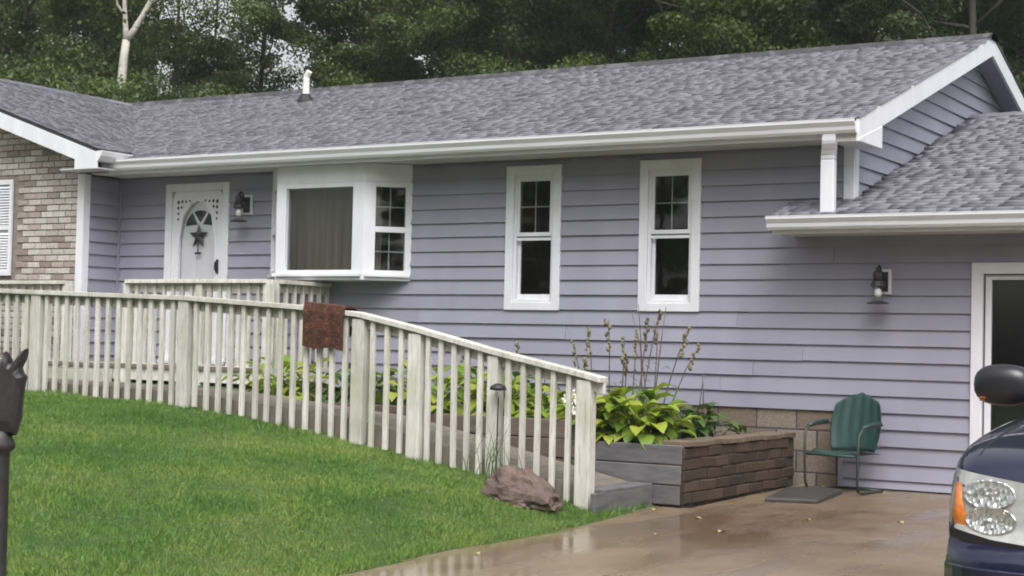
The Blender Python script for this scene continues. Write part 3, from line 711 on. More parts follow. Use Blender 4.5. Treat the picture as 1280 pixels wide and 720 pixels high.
# --- garage entry door on the right
gx0, gx1, gz0, gz1 = GD
b = MB(); b.box(gx0, gx0+.10, -.04, .12, gz0, gz1); b.box(gx1-.10, gx1, -.04, .12, gz0, gz1); b.box(gx0+.10, gx1-.10, -.0395, .12, gz1-.10, gz1)
gd = hp('patio_door', b, M['white'], bevel=.006); gd['label'] = 'white framed glass patio door with dark panes'
a0, a1 = gx0+.102, gx1-.102; mid = (a0+a1)/2
for (x0, x1, yy) in ((a0, mid+.03, .02), (mid-.03, a1, .065)):
    b = MB(); s_ = .062; b.box(x0, x0+s_, yy, yy+.04, gz0+.03, gz1-.102); b.box(x1-s_, x1, yy, yy+.04, gz0+.03, gz1-.102); b.box(x0+s_, x1-s_, yy+.001, yy+.04, gz1-.15, gz1-.102); b.box(x0+s_, x1-s_, yy+.001, yy+.04, gz0+.03, gz0+.15)
    sh = hp('sash', b, M['white'], gd, bevel=.004)
    hp('pane', MB().box(x0+s_, x1-s_, yy+.016, yy+.022, gz0+.15, gz1-.15), M['glass'], sh)
hp('threshold', MB().box(gx0+.101, gx1-.101, -.02, .11, .012, .05), M['gutter'], gd)

# --- brick wing front
bw = hp('brick_wall', MB().prism([(-9.455, .0), (-9.455, 3.37), (WR, RZ-.235), (2*WR+9.45, 3.37), (2*WR+9.45, .0)], 'y', -.585, -.45), M['mortar'])
bl_w, bl_h, bp_w, bp_h = .197, .064, .2095, .0765
bm_s = [MB().box(-bl_w*f/2, bl_w*f/2, -.014, .004, -bl_h/2, bl_h/2).mesh('brick', M['brick']) for f in (1, .47)]
mass = MB(); SH = (-10.83-.14, -10.57, 1.95, 3.14)
WN = (-12.3, SH[0], 1.95, 3.14)
r_ = 0; z = .40; cnt = 0
while z < RZ-.3:
    xr = -9.455 - (.5*bp_w if r_ % 2 else 0); first = True
    items = []
    if r_ % 2: items.append((-9.455-.25*bp_w, 1))
    while xr > 2*WR+9.6: items.append((xr-bp_w/2, 0)); xr -= bp_w
    for xc, kd in items:
        ztop = WEZ-.20+WS*(WX-.0-max(xc, 2*WR-xc)) - .02
        hwid = bl_w*(.24 if kd else .5)
        if z+bl_h/2 > ztop: continue
        if xc-hwid < SH[1]+.01 and xc+hwid > WN[0]-.01 and SH[2]-.02 < z < SH[3]+.02: continue
        jx, jy = random.uniform(-.002, .002), random.uniform(-.003, .003)
        if xc > -10.95 and z > .85 and cnt < 300:
            link('brick', bm_s[kd], bw, loc=(xc+jx, -.586+jy, z), bevel=.004); cnt += 1
        else: mass.box(xc-hwid+jx, xc+hwid+jx, -.60+jy, -.584, z-bl_h/2, z+bl_h/2)
    z += bp_h; r_ += 1
tag(mass.build('bricks', M['brick_i'], bw), kind='stuff')
# wing window with louvred shutter
ws = MB(); x0, x1, z0, z1 = SH
ws.box(x0, x0+.045, -.632, -.600, z0, z1); ws.box(x1-.045, x1, -.632, -.600, z0, z1); ws.box(x0+.045, x1-.045, -.631, -.600, z1-.06, z1); ws.box(x0+.045, x1-.045, -.631, -.600, z0, z0+.06); ws.box(x0+.045, x1-.045, -.631, -.600, (z0+z1)/2-.03, (z0+z1)/2+.03)
sh = hp('shutter', ws, M['white'], house, bevel=.003)
zz = z0+.075
while zz < z1-.08:
    if abs(zz-(z0+z1)/2) > .045:
        hp('louvre', MB().hexa([(x0+.046, -.628, zz-.014), (x1-.046, -.628, zz-.014), (x1-.046, -.622, zz-.014), (x0+.046, -.622, zz-.014), (x0+.046, -.608, zz+.014), (x1-.046, -.608, zz+.014), (x1-.046, -.602, zz+.014), (x0+.046, -.602, zz+.014)]), M['white'], sh)
    zz += .034
hp('shutter_back', MB().box(x0+.03, x1-.03, -.601, -.586, z0+.01, z1-.01), M['soffit'], sh)
wb = MB().box(WN[0], WN[1]-.005, -.62, -.586, WN[2], WN[3]).build('wing_window', M['white'], house)
MB().box(WN[0]+.08, WN[1]-.085, -.628, -.6205, WN[2]+.08, WN[3]-.08).build('pane', M['screen'], wb)

# ================================================================== WALL LANTERNS, STAR
def lantern(label, x, z, ln=.15):
    t = thing('wall_lantern', label, 'lamp', (x, 0, z), 0, 'coach lanterns on the siding')
    MB().box(-.075, .075, -.045, -.016, -.115, .115).build('mounting_block', M['white'], t, bevel=.006)
    MB().box(-.05, .05, -.058, -.046, -.09, .09).build('back_plate', M['dark'], t, bevel=.006)
    MB().tube([(0, -.058, .02), (0, -.09, .05), (0, -.11, .10), (0, -.13, .135), (0, -.16, .14), (0, -.18, .11)], .010, 8).build('arm', M['dark'], t, smooth=True)
    MB().lathe([(.010, .13), (.022, .12), (.026, .095), (.045, .08), (.048, .03), (.040, .01), (.058, -.005), (.070, -.045), (.066, -.05)], 12, (0, -.18, 0)).build('hood', M['dark'], t)
    MB().lathe([(.048, -.05), (.058, -.09), (.06, -.14), (.045, -.185)], 12, (0, -.18, 0)).build('glass_globe', M['lens'], t, smooth=True)
    MB().lathe([(.02, -.06), (.032, -.09), (.034, -.12), (.02, -.145), (.006, -.15)], 12, (0, -.18, 0)).build('bulb', M['petal'], t, smooth=True)
    MB().lathe([(.05, -.182), (.10, -.198), (.10, -.205), (.03, -.21)], 12, (0, -.18, 0)).build('bottom_cap', M['dark'], t)
    return t
lantern('black coach lantern on white mounting block between green chair and patio door', .31, 1.89)
lantern('black coach lantern on white mounting block between front door and bay window', -7.28, 2.79)
b = MB(); cz_, sx_ = 2.44, cx+.01; pts = []
for k in range(10):
    r_ = .155 if k % 2 == 0 else .062; a = math.pi/2+k*math.pi/5; pts.append((r_*math.cos(a), r_*math.sin(a)))
st = thing('star_ornament', 'dark metal barn star hanging on the white front door', 'star', (sx_, .008, cz_))
vs = [(p[0], 0, p[1]) for p in pts] + [(0, -.035, 0), (0, .0, 0)]
b.add(vs, [(k, (k+1)%10, 10) for k in range(10)] + [((k+1)%10, k, 11) for k in range(10)]); b.build('star', M['dark'], st)
MB().box(-.045, .045, -.012, 0, -.215, -.19).box(-.004, .004, -.010, -.002, -.19, -.06).build('hanging_plate', M['dark'], st)

# ================================================================== RAMP WITH RAILINGS
FY = -3.40
RXs = [-11.0, -7.52, -5.05, -3.7, -3.08, -2.5, -1.73, -.93, -.70]; RZs = [1.69, 1.675, 1.615, 1.54, 1.485, 1.372, 1.20, 1.045, .995]
railz = lambda x: float(np.interp(x, RXs, RZs))
DXs = [-11.0, -7.5, -5.05, -3.08, -.80]; DZs = [.80, .785, .74, .58, .115]
deckz = lambda x: float(np.interp(x, DXs, DZs))
ramp_ = thing('wooden_ramp', 'weathered white wooden ramp with picket railings leading to the front door', 'ramp', (0, 0, 0))
# deck boards of the lower run, one by one
xx = -.80; dk = .14
while xx > -10.9:
    x1 = xx-dk+.006; za, zb = deckz(xx), deckz(x1)
    gz = lambda z: z
    MB().hexa([(x1, -3.36, zb-.04), (xx, -3.36, za-.04), (xx, -2.545, za-.04), (x1, -2.545, zb-.04), (x1, -3.36, zb), (xx, -3.36, za), (xx, -2.545, za), (x1, -2.545, zb)]).build('deck_board', M['deck'], ramp_)
    xx -= dk
# rims: outer and inner stringers
for y0, y1 in ((-3.375, -3.362), (-2.543, -2.53)):
    b = MB()
    for i in range(len(DXs)-1):
        a0, a1 = DXs[i], DXs[i+1]; z0, z1 = DZs[i], DZs[i+1]
        b.hexa([(a0, y0, max(z0-.30, -.05)), (a1, y0, max(z1-.22, -.05)), (a1, y1, max(z1-.22, -.05)), (a0, y1, max(z0-.30, -.05)), (a0, y0, z0-.005), (a1, y0, z1-.005), (a1, y1, z1-.005), (a0, y1, z0-.005)])
    b.build('stringer', M['deck'], ramp_)
# low end step, painted grey
stp = MB().box(-.795, -.755, -3.50, -2.525, -.06, .125).build('end_board', M['timber'], ramp_, bevel=.006)
MB().box(-1.25, -.7555, -3.345, -2.527, .126, .148).build('landing_board', M['timber'], ramp_, bevel=.004)
# railings
def run_rail(p, q, name_par, z_of, w=.14, t=.042, seg=None):
    """cap rail from p to q (plan points) following z_of(parameter 0..1)"""
    p, q = Vector((*p, 0)), Vector((*q, 0)); d = (q-p).normalized(); n = Vector((-d.y, d.x, 0)); L = (q-p).length
    b = MB(); us = seg or [0, 1]
    for i in range(len(us)-1):
        A, B = p+(q-p)*us[i], p+(q-p)*us[i+1]; za, zb = z_of(us[i]), z_of(us[i+1])
        for (hw_, t0, t1, off) in ((w/2, 0, -t, 0), (.019, -t-.001, -t-.088, .028)):
            b.hexa([(A+n*(off-hw_)).to_tuple()[:2]+(za+t1,), (B+n*(off-hw_)).to_tuple()[:2]+(zb+t1,), (B+n*(off+hw_)).to_tuple()[:2]+(zb+t1,), (A+n*(off+hw_)).to_tuple()[:2]+(za+t1,),
                    (A+n*(off-hw_)).to_tuple()[:2]+(za+t0,), (B+n*(off-hw_)).to_tuple()[:2]+(zb+t0,), (B+n*(off+hw_)).to_tuple()[:2]+(zb+t0,), (A+n*(off+hw_)).to_tuple()[:2]+(za+t0,)])
    return b.build('top_rail', M['fence'], name_par, bevel=.004)
def picket(par, x, y, z0, z1, w=.043, d=.034, name='baluster'):
    tx, ty = random.gauss(0, .004), random.gauss(0, .003); ww = w*random.uniform(.94, 1.06)/2
    MB().hexa([(x-ww+tx, y-d/2+ty, z0), (x+ww+tx, y-d/2+ty, z0), (x+ww+tx, y+d/2+ty, z0), (x-ww+tx, y+d/2+ty, z0), (x-ww, y-d/2, z1), (x+ww, y-d/2, z1), (x+ww, y+d/2, z1), (x-ww, y+d/2, z1)]).build(name, M['fence'], par, bevel=.003)
xs = [v for v in RXs if v <= -.7]; x0, x1 = -10.9, -.755
fr_rail = run_rail((x0, FY), (x1, FY), ramp_, lambda u: railz(x0+(x1-x0)*u), seg=sorted([0, 1]+[(v-x0)/(x1-x0) for v in RXs if x0 < v < x1]))
posts = [-.905, -1.73, -2.49, -3.07, -5.04, -6.95, -8.75, -10.6]
for i, xp in enumerate(posts):
    gz_ = float(ground_z(xp, -3.5)); hwp = .062 if i != 1 else .048
    rz_ = railz(xp+hwp)-.043
    MB().box(xp-hwp, xp+hwp, FY-.055, FY+.055, gz_-.10, rz_-.001).build('post', M['fence'], fr_rail, bevel=.006)
for i in range(len(posts)-1):
    a, c = posts[i], posts[i+1]; n = max(1, round((a-c)/.138))
    for k in range(1, n):
        xk = a+(c-a)*k/n
        if abs(xk-a) < .07: continue
        picket(fr_rail, xk, FY-.025, max(float(ground_z(xk, -3.5)), float(ground_z(xk, -3.4)))+random.uniform(-.02, .02), railz(xk)-.044)
# upper landing in front of the door, with its own railings
LZ, LX0, LX1, LY = .93, -10.9, -6.06, -1.06
yy = -.02
k = 0
while yy > LY+.02:
    MB().box(LX0, LX1, yy-.132, yy, LZ-.04, LZ).build('deck_board', M['deck'], ramp_); yy -= .138
MB().box(LX0, LX1, LY-.03, LY+.008, LZ-.18, LZ+.004).build('rim_board', M['fence'], ramp_, bevel=.004)
MB().box(LX1+.001, LX1+.03, LY-.03, -.02, LZ-.18, LZ+.004).build('rim_board', M['fence'], ramp_, bevel=.004)
# middle platform joining the two runs on the far side
for k in range(10):
    yk = -2.50+k*.138
    MB().box(-10.9, -8.3, yk, yk+.132, .82, .86).build('deck_board', M['deck'], ramp_)
MB().box(-8.299, -8.27, -2.50, -1.12, .66, .865).build('rim_board', M['fence'], ramp_)
def flat_rail(p, q, zt, npst, base, sp=.138):
    par = run_rail(p, q, ramp_, lambda u: zt)
    P, Q = Vector((*p, 0)), Vector((*q, 0)); L = (Q-P).length; n = round(L/sp)
    for k in range(n+1):
        c = P+(Q-P)*k/n
        if k in npst: MB().box(c.x-.045, c.x+.045, c.y-.045, c.y+.045, base-.25, zt-.043).build('post', M['fence'], par, bevel=.005)
        else: picket(par, c.x, c.y-.0, base-.06, zt-.044)
    return par
flat_rail((-8.11, LY), (LX1, LY), 1.875, (0, 8, 15), LZ)
flat_rail((LX1, LY+.14), (LX1, -.06), 1.875, (), LZ)
flat_rail((-10.8, LY), (-9.08, LY), 1.865, (0, 12), LZ)
# legs below the landing and a skirt
for xx in (-10.7, -9.1, -7.6, -6.12):
    MB().box(xx-.045, xx+.045, LY+.01, LY+.10, .05, LZ-.041).build('post', M['deck'], ramp_)

# ================================================================== PLANTER
pl = thing('timber_retaining_wall', 'grey painted plank wall of the raised flower bed beside the ramp', 'retaining wall', (0, 0, 0))
for k in range(3):
    z0 = -.02 + k*.162
    MB().box(-1.36, -.52+.006*k, -2.505-.004*(k % 2), -2.455, z0, z0+.155).build('plank', M['timber'], pl, bevel=.008)
for k in range(4):
    z0 = -.02 + k*.162
    MB().box(-3.2, -1.362, -2.515+.005*(k % 2), -2.455, z0, z0+.154).build('plank', M['browntimber'], pl, bevel=.008)
    MB().box(-6.0, -3.205, -2.512+.005*(k % 2), -2.455, z0+.05, z0+.204).build('plank', M['browntimber'], pl, bevel=.008)
for xx in (-.75, -1.5, -3.2, -4.8): MB().box(xx-.045, xx+.045, -2.454, -2.37, -.05, .40).build('post', M['browntimber'], pl)
bwl = thing('brick_garden_wall', 'low damp dark brick wall edging the raised flower bed by the driveway', 'brick wall', (-.485, -2.50, 0))
MB().box(-.205, -.018, .02, 2.40, -.06, .435).build('core', M['darkmortar'], bwl)
bb_ = MB().box(-.034, 0, -.142, .142, -.0425, .0425).mesh('brick', M['oldbrick'])
bh_ = MB().box(-.034, 0, -.068, .068, -.0425, .0425).mesh('brick', M['oldbrick'])
hd_ = MB().box(-.11, .112, -.070, .070, -.022, .022).mesh('cap_brick', M['capbrick'])
for r_ in range(5):
    z = -.01+.0905*r_
    y = .02 if r_ % 2 else .02+.148
    if r_ % 2 == 0: link('brick', bh_, bwl, bevel=.010, loc=(random.uniform(-.003, .005)-.008*(r_/5), .02+.070, z+.044))
    while y+.26 < 2.43:
        o = link('brick', bb_, bwl, bevel=.010, loc=(random.uniform(-.007, .008)-.008*(r_/5), y+.144, z+.044+random.uniform(-.003, .003))); o.rotation_euler = (random.uniform(-.02, .02), random.uniform(-.10, .10), random.uniform(-.05, .05)); o.scale = (1, random.uniform(.93, 1.02), random.uniform(.92, 1.04)); y += .296
y = .02+.072
while y < 2.40:
    o = link('cap_brick', hd_, bwl, bevel=.006, loc=(-.105+random.uniform(-.008, .008), y, .466+random.uniform(-.004, .004))); o.rotation_euler = (0, random.uniform(-.03, .03), random.uniform(-.04, .04)); y += .148
# front end bricks
for r_ in range(5):
    z = -.01+.0905*r_
    MB().box(-.20, -.005, -.002, .019, z, z+.084).build('brick', M['oldbrick'], bwl, bevel=.005)
# soil of the bed
gxs = np.linspace(-6.0, -.69, 40); gys = np.linspace(-2.456, .0, 16); GX, GY = np.meshgrid(gxs, gys)
GZ = np.interp(GX, [-6, -3.3, -1.8, -.6], [.62, .58, .44, .42]) + .02*np.sin(GX*7)*np.cos(GY*9)
V = np.stack([GX.ravel(), GY.ravel(), GZ.ravel()], 1); I, J = np.meshgrid(np.arange(39), np.arange(15)); a = (J*40+I).ravel()
tag(link('garden_soil', npmesh('garden_soil', V, np.stack([a, a+1, a+41, a+40], 1), M['soil'], True)), kind='structure')
def soil_z(x, y): return float(np.interp(x, [-6, -3.3, -1.8, -.6], [.62, .58, .44, .42])+.02*math.sin(x*7)*math.cos(y*9))

# ================================================================== PLANTS
def arc_leaf(mat, elev, pet, ln, wd, droop, name='leaf'):
    """petiole then ovate blade along +X, bending down"""
    b = MB(); pts = []; n = 8; tot = pet+ln; ang = elev; p = Vector((0, 0, 0)); step = tot/n
    for k in range(n+1):
        pts.append(p.copy()); ang -= droop/n*(1.6*k/n+.2); p = p+Vector((math.cos(ang), 0, math.sin(ang)))*step
    vs = []; fs = []
    for k, q in enumerate(pts):
        s = k*step
        if s < pet: hw_ = .006
        else:
            u = (s-pet)/ln; hw_ = max(.003, wd/2*math.sin(math.pi*min(1, u*.93+.07))**.75*(1.15-.3*u))
        dz = -hw_*.0+hw_*.35
        vs += [(q.x, -hw_, q.z+dz), (q.x, 0, q.z), (q.x, hw_, q.z+dz)]
    for k in range(n):
        a = 3*k; fs += [(a, a+1, a+4, a+3), (a+1, a+2, a+5, a+4)]
    b.add(vs, fs); return b.mesh(name, mat, True)
hl = [arc_leaf(M['hosta'], R(e_), p_, l_, w_, R(d_)) for e_, p_, l_, w_, d_ in ((87, .38, .15, .105, 90), (79, .34, .16, .12, 110), (66, .29, .16, .12, 120), (48, .23, .16, .115, 115))]
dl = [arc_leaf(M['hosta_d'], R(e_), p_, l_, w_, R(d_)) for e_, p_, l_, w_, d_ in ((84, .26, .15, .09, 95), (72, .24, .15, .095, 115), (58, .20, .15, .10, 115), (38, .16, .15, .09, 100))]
def hosta(label, cat, x, y, n, sc, meshes, name='hosta_plant', group=None):
    t = thing(name, label, cat, (x, y, soil_z(x, y)-.01), 0, group); rr = random.Random(int(x*100)+n)
    for k in range(n):
        ring = 0 if k < n*.15 else 1 if k < n*.42 else 2 if k < n*.75 else 3
        o = link('leaf', meshes[ring], t); o.rotation_euler = (rr.gauss(0, .12), rr.gauss(0, .13), k*2.399+rr.gauss(0, .3)); s_ = sc*rr.uniform(.6, 1.2); o.scale = (s_, s_, s_)
        o.location = (rr.gauss(0, .11)*sc, rr.gauss(0, .10)*sc, 0)
    return t
hosta('large yellow-green hosta spilling over the grey plank wall', 'hosta', -1.17, -2.12, 230, 1.16, hl)
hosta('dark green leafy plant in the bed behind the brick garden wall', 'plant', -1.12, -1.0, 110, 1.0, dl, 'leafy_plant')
hosta('second yellow-green hosta in the bed behind the last ramp post', 'hosta', -1.95, -2.0, 70, 1.0, hl)
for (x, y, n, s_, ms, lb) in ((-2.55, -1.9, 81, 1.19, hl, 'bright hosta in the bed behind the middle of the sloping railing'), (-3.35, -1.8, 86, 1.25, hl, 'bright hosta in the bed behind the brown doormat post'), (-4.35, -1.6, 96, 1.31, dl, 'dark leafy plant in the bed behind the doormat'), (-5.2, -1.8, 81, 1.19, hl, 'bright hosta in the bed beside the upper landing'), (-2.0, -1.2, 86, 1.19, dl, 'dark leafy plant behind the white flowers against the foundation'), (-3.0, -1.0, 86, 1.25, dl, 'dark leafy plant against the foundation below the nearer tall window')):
    hosta(lb, 'plant' if ms is dl else 'hosta', x, y, n, s_, ms, 'leafy_plant' if ms is dl else 'hosta_plant')
# tall spent flower stalks
def stalks(label, x, y, specs, seed, heads=True):
    t = thing('flower_stalks', label, 'plant', (x, y, soil_z(x, y)-.02)); rr = random.Random(seed)
    for dx, dy, h_, lx in specs:
        pts = [(dx, dy, 0), (dx+lx*.25, dy, h_*.4), (dx+lx*.6, dy+.02, h_*.75), (dx+lx, dy+.02, h_)]
        st_ = MB().tube(pts, [.007, .006, .005, .003], 5).build('stem', M['drystem'], t, smooth=True)
        if heads:
            q = MB()
            for k in range(9):
                u = .72+.28*k/9; z = h_*u; cx_ = dx+lx*u; r_ = rr.uniform(.012, .022)
                q.lathe([(r_*.2, 0), (r_, r_*.9), (r_*.8, r_*1.8), (r_*.1, r_*2.6)], 6, (cx_+rr.uniform(-.02, .02), dy+rr.uniform(-.02, .02), z))
            q.build('seed_head', M['seed'], st_, smooth=True)
        for k in range(2):
            z = h_*rr.uniform(.25, .6); a = rr.uniform(0, 6.28)
            MB().add([(dx+lx*z/h_, dy, z), (dx+lx*z/h_+.10*math.cos(a), dy+.10*math.sin(a)-.008, z+.06), (dx+lx*z/h_+.19*math.cos(a), dy+.19*math.sin(a), z+.03), (dx+lx*z/h_+.10*math.cos(a), dy+.10*math.sin(a)+.012, z+.065)], [(0, 1, 2, 3)]).build('leaf', M['iris'], st_)
    return t
stalks('cluster of tall spent flower stalks with pale seed heads behind the bright hosta', -1.68, -1.45, [(-.34, .05, .86, -.14), (-.26, .1, .98, -.10), (-.05, 0, 1.06, -.04), (.02, .1, .9, .0), (.12, .1, .98, .03), (.22, 0, 1.08, .10), (.25, 0, 1.16, .18), (.38, .1, 1.0, .30), (.44, .1, .85, .34), (.02, .15, .75, .0)], 3)
stalks('thin dark dry branching stems between the spent flower stalks and the tall window', -1.42, -1.2, [(-.1, 0, 1.22, -.08), (.0, 0, 1.2, .10), (-.02, .05, 1.05, .02), (-.04, .03, 1.15, -.22), (.30, .3, .62, .05), (.36, .3, .55, -.02)], 5, False)
stalks('few thin pale stalks rising behind the sloping top rail', -2.55, -1.2, [(-.9, 0, .75, -.03), (-.4, .1, .78, .02), (.0, 0, .60, -.03), (.35, .1, .62, .02)], 8)
# white flowers between the pickets
t = thing('white_flowers', 'cluster of white flower heads behind the pickets near the ramp end', 'flowers', (-1.62, -2.35, .42))
for k, (dx, dz) in enumerate(((0, .30), (.07, .36), (-.04, .37), (.05, .27), (.11, .30), (.01, .42))):
    MB().tube([(dx*.3, 0, 0), (dx, 0, dz)], .005, 5).build('stem', M['iris'], t)
    q = MB()
    for j in range(6):
        a = j*math.pi/3+k; q.add([(dx, -.01, dz), (dx+.03*math.cos(a-.4), -.03, dz+.03*math.sin(a-.4)), (dx+.052*math.cos(a), -.02, dz+.052*math.sin(a)), (dx+.03*math.cos(a+.4), -.03, dz+.03*math.sin(a+.4))], [(0, 1, 2, 3)])
    q.build('bloom', M['petal'], t)
# strap-leaved clump between the fence and the rock
t = thing('iris_clump', 'clump of upright grassy blades between the railing and the brown rock', 'plant', (-1.62, -3.62, float(ground_z(-1.62, -3.62))))
for k in range(20):
    a = random.uniform(0, 6.28); h_ = random.uniform(.25, .52); l_ = random.uniform(.05, .22); x, y = random.gauss(0, .12), random.gauss(0, .05); w_ = .007
    vs = []
    for u in (0, .35, .7, 1): vs += [(x+l_*u*u*math.cos(a)-w_*(1-u*.9), y+l_*u*u*math.sin(a)*.5, h_*u-.01), (x+l_*u*u*math.cos(a)+w_*(1-u*.9), y+l_*u*u*math.sin(a)*.5, h_*u-.01)]
    MB().add(vs, [(0, 1, 3, 2), (2, 3, 5, 4), (4, 5, 7, 6)]).build('blade', M['iris'], t)

# ================================================================== SMALL THINGS
# doormat folded over the rail
xa, xb = -3.62, -3.19
b = MB(); path = [(FY-.085, -.345), (FY-.088, -.20), (FY-.086, -.04), (FY-.08, .012), (FY, .018), (FY+.08, .012), (FY+.088, -.04), (FY+.088, -.22)]
vs = []; fs = []; nu = 8
for k in range(nu+1):
    x = xa+(xb-xa)*k/nu
    for s_ in (0, .016):
        for j, (py, pz) in enumerate(path):
            out = Vector((0, -1 if j < 3 else (1 if j > 5 else 0), 0 if j < 3 or j > 5 else 1)); wv = .006*math.sin(k*1.3+j)
            vs.append((x, py+out.y*s_+(wv if j < 2 else 0), railz(x)+pz+out.z*s_+.004-(.012*math.sin(k*.8) if j == 0 else 0)))
m_ = len(path)
idx = lambda k, s_, j: k*2*m_+s_*m_+j
for k in range(nu):
    for j in range(m_-1):
        fs += [(idx(k,1,j), idx(k+1,1,j), idx(k+1,1,j+1), idx(k,1,j+1)), (idx(k,0,j), idx(k,0,j+1), idx(k+1,0,j+1), idx(k+1,0,j))]
    for j in (0, m_-1): fs.append((idx(k,0,j), idx(k+1,0,j), idx(k+1,1,j), idx(k,1,j)))
for k in (0, nu):
    for j in range(m_-1): fs.append((idx(k,0,j), idx(k,1,j), idx(k,1,j+1), idx(k,0,j+1)))
tag(b.add(vs, fs).build('doormat', M['rug'], None), 'brown bristly doormat draped over the ramp railing', 'doormat')
# rock
bm = bmesh.new(); bmesh.ops.create_icosphere(bm, subdivisions=4, radius=1)
from mathutils import noise as mn
for v in bm.verts:
    p = v.co.copy()
    q = Vector((round(p.x*2.2)/2.2, round(p.y*2.2)/2.2, round(p.z*2.2)/2.2))
    s_ = 1+.20*mn.noise(p*1.6+Vector((3, 1, 5)))+.14*mn.noise(p*4)+.06*mn.noise(p*11)+.025*mn.noise(p*25)
    p = (p*.75+q*.25)*s_
    top = 1-.45*max(0, p.x)-.12*max(0, -p.x-.4) if p.z > 0 else 1
    v.co = Vector((p.x*.30, p.y*.20, p.z*(.235*top if p.z > 0 else .10)))
me = bpy.data.meshes.new('rock'); bm.to_mesh(me); bm.free(); me.materials.append(M['rock'])
ro = link('rock', me); ro.location = (-1.16, -3.93, float(ground_z(-1.16, -3.93))+.03); ro.rotation_euler = (0, R(6), R(12))
tag(ro, 'reddish brown angular rock on the grass against the railing', 'rock')
# flat slab by the chair
zs = .0
b = MB(); pts = [(-.16, -1.62), (.26, -1.50), (.16, -.62), (-.10, -.50), (-.34, -.66)]
top = [(x, y, .035-.016*max(-y, 0)+(.012 if i in (2, 3) else 0)) for i, (x, y) in enumerate(pts)]; bot = [(x, y, -.002-.016*max(-y, 0)) for x, y in pts]
n = len(pts); b.add(bot+top, [tuple(range(n))[::-1], tuple(range(n, 2*n))]+[(i, (i+1)%n, n+(i+1)%n, n+i) for i in range(n)])
tag(b.build('stone_slab', M['slab'], None, bevel=.01), 'flat dark grey slab lying on the driveway in front of the green chair', 'slab')
# stake light at the second post
t = thing('stake_light', 'small black capped stake light beside the second ramp post from the driveway', 'lamp', (-1.63, -3.52, float(ground_z(-1.63, -3.52))-.01))
MB().tube([(0, 0, -.03), (.005, 0, .66)], .006, 6).build('stake', M['dark'], t)
MB().lathe([(.016, .66), (.02, .70), (.02, .72)], 10).build('lens', M['lens'], t, smooth=True)
MB().lathe([(.015, .712), (.068, .718), (.06, .745), (.025, .765), (.008, .770)], 12).build('cap', M['dark'], t, smooth=True)

# green shell-back lawn chair
ch = thing('lawn_chair', 'green enamelled metal shell-back lawn chair against the siding', 'chair', (.12, -.36, -.006), R(-10))
def curved(name, fn, nu, nv, mat, par, th=.006):
    vs = [fn(i/nu, j/nv) for j in range(nv+1) for i in range(nu+1)]; fs = [(j*(nu+1)+i, j*(nu+1)+i+1, (j+1)*(nu+1)+i+1, (j+1)*(nu+1)+i) for j in range(nv) for i in range(nu)]
    o = MB().add(vs, fs).build(name, mat, par, smooth=True); m_ = o.modifiers.new('thick', 'SOLIDIFY'); m_.thickness = th; m_.offset = 0; return o
def back_fn(u, v):
    s = 2*u-1; hw_ = .20+.055*math.sin(math.pi*min(v*.75+.10, 1))
    ztop = .885-.10*abs(s)**1.5-.012*(1-abs(math.cos(s*2.5*math.pi)))
    z = .36+(ztop-.36)*v; rib = .004*math.cos(s*2.5*math.pi*2)*min(1, v*2)
    return (s*hw_, .13+.20*(z-.36)-.055*s*s+rib, z)
curved('backrest', back_fn, 40, 14, M['chair'], ch)
def seat_fn(u, v):
    s = 2*u-1; y = -.26+v*.42; z = .375-.045*v-.018*math.cos(s*math.pi)*.6+(.0 if v > .1 else -.03*(1-v/.1))
    return (s*.225, y, z)
curved('seat', seat_fn, 20, 12, M['chair'], ch)
for sx in (-1, 1):
    fr_ = [(sx*.225, .19, .60), (sx*.265, .10, .605), (sx*.275, -.10, .595), (sx*.275, -.24, .575), (sx*.27, -.30, .52), (sx*.265, -.31, .35), (sx*.26, -.305, .10), (sx*.255, -.27, .025), (sx*.25, -.20, .013), (sx*.24, .0, .013), (sx*.23, .20, .013)]
    MB().tube(fr_, .0125, 8).build('leg_frame', M['chairframe'], ch, smooth=True)
    MB().tube([(sx*.27, -.24, .584), (sx*.28, -.10, .611), (sx*.268, .08, .62)], .018, 8).build('armrest', M['chair'], ch, smooth=True)
MB().tube([(-.23, .20, .013), (.23, .20, .013)], .0125, 8).build('rear_bar', M['chairframe'], ch, smooth=True)
MB().tube([(-.265, -.29, .335), (.265, -.29, .335)], .011, 8).build('seat_bar', M['chair'], ch, smooth=True)
MB().tube([(-.24, .14, .40), (.24, .14, .40)], .010, 8).build('back_bar', M['chairframe'], ch, smooth=True)

# black iron post with an animal-head finial at the lawn edge
hx, hy = -.222, -9.66; gz_ = float(ground_z(hx, hy))
rz_ = yaw
post = thing('hitching_post', 'black cast iron hitching post with pricked-ear head at the lawn edge', 'post', (hx, hy, gz_), rz_)
T = 1.19-gz_
MB().lathe([(.10, -.05), (.10, .02), (.06, .06), (.043, .10), (.040, T-.46), (.042, T-.435), (.060, T-.425), (.062, T-.405), (.050, T-.38), (.044, T-.35)], 16).build('shaft', M['dark'], post, smooth=True)
out = [(.058, T-.37), (.075, T-.30), (.078, T-.22), (.086, T-.15), (.092, T-.125), (.078, T-.11), (.070, T-.085), (.086, T-.05), (.094, T-.008), (.082, T-.012), (.060, T-.045), (.045, T-.075), (.030, T-.070), (.022, T-.045), (.005, T-.02), (.0, T-.06), (-.03, T-.085), (-.09, T-.14), (-.15, T-.21), (-.165, T-.245), (-.15, T-.275), (-.11, T-.27), (-.07, T-.235), (-.04, T-.235), (-.045, T-.30), (-.05, T-.36)]
ho = MB(); n = len(out); cxh = sum(p[0] for p in out)/n; czh = sum(p[1] for p in out)/n
vs = []
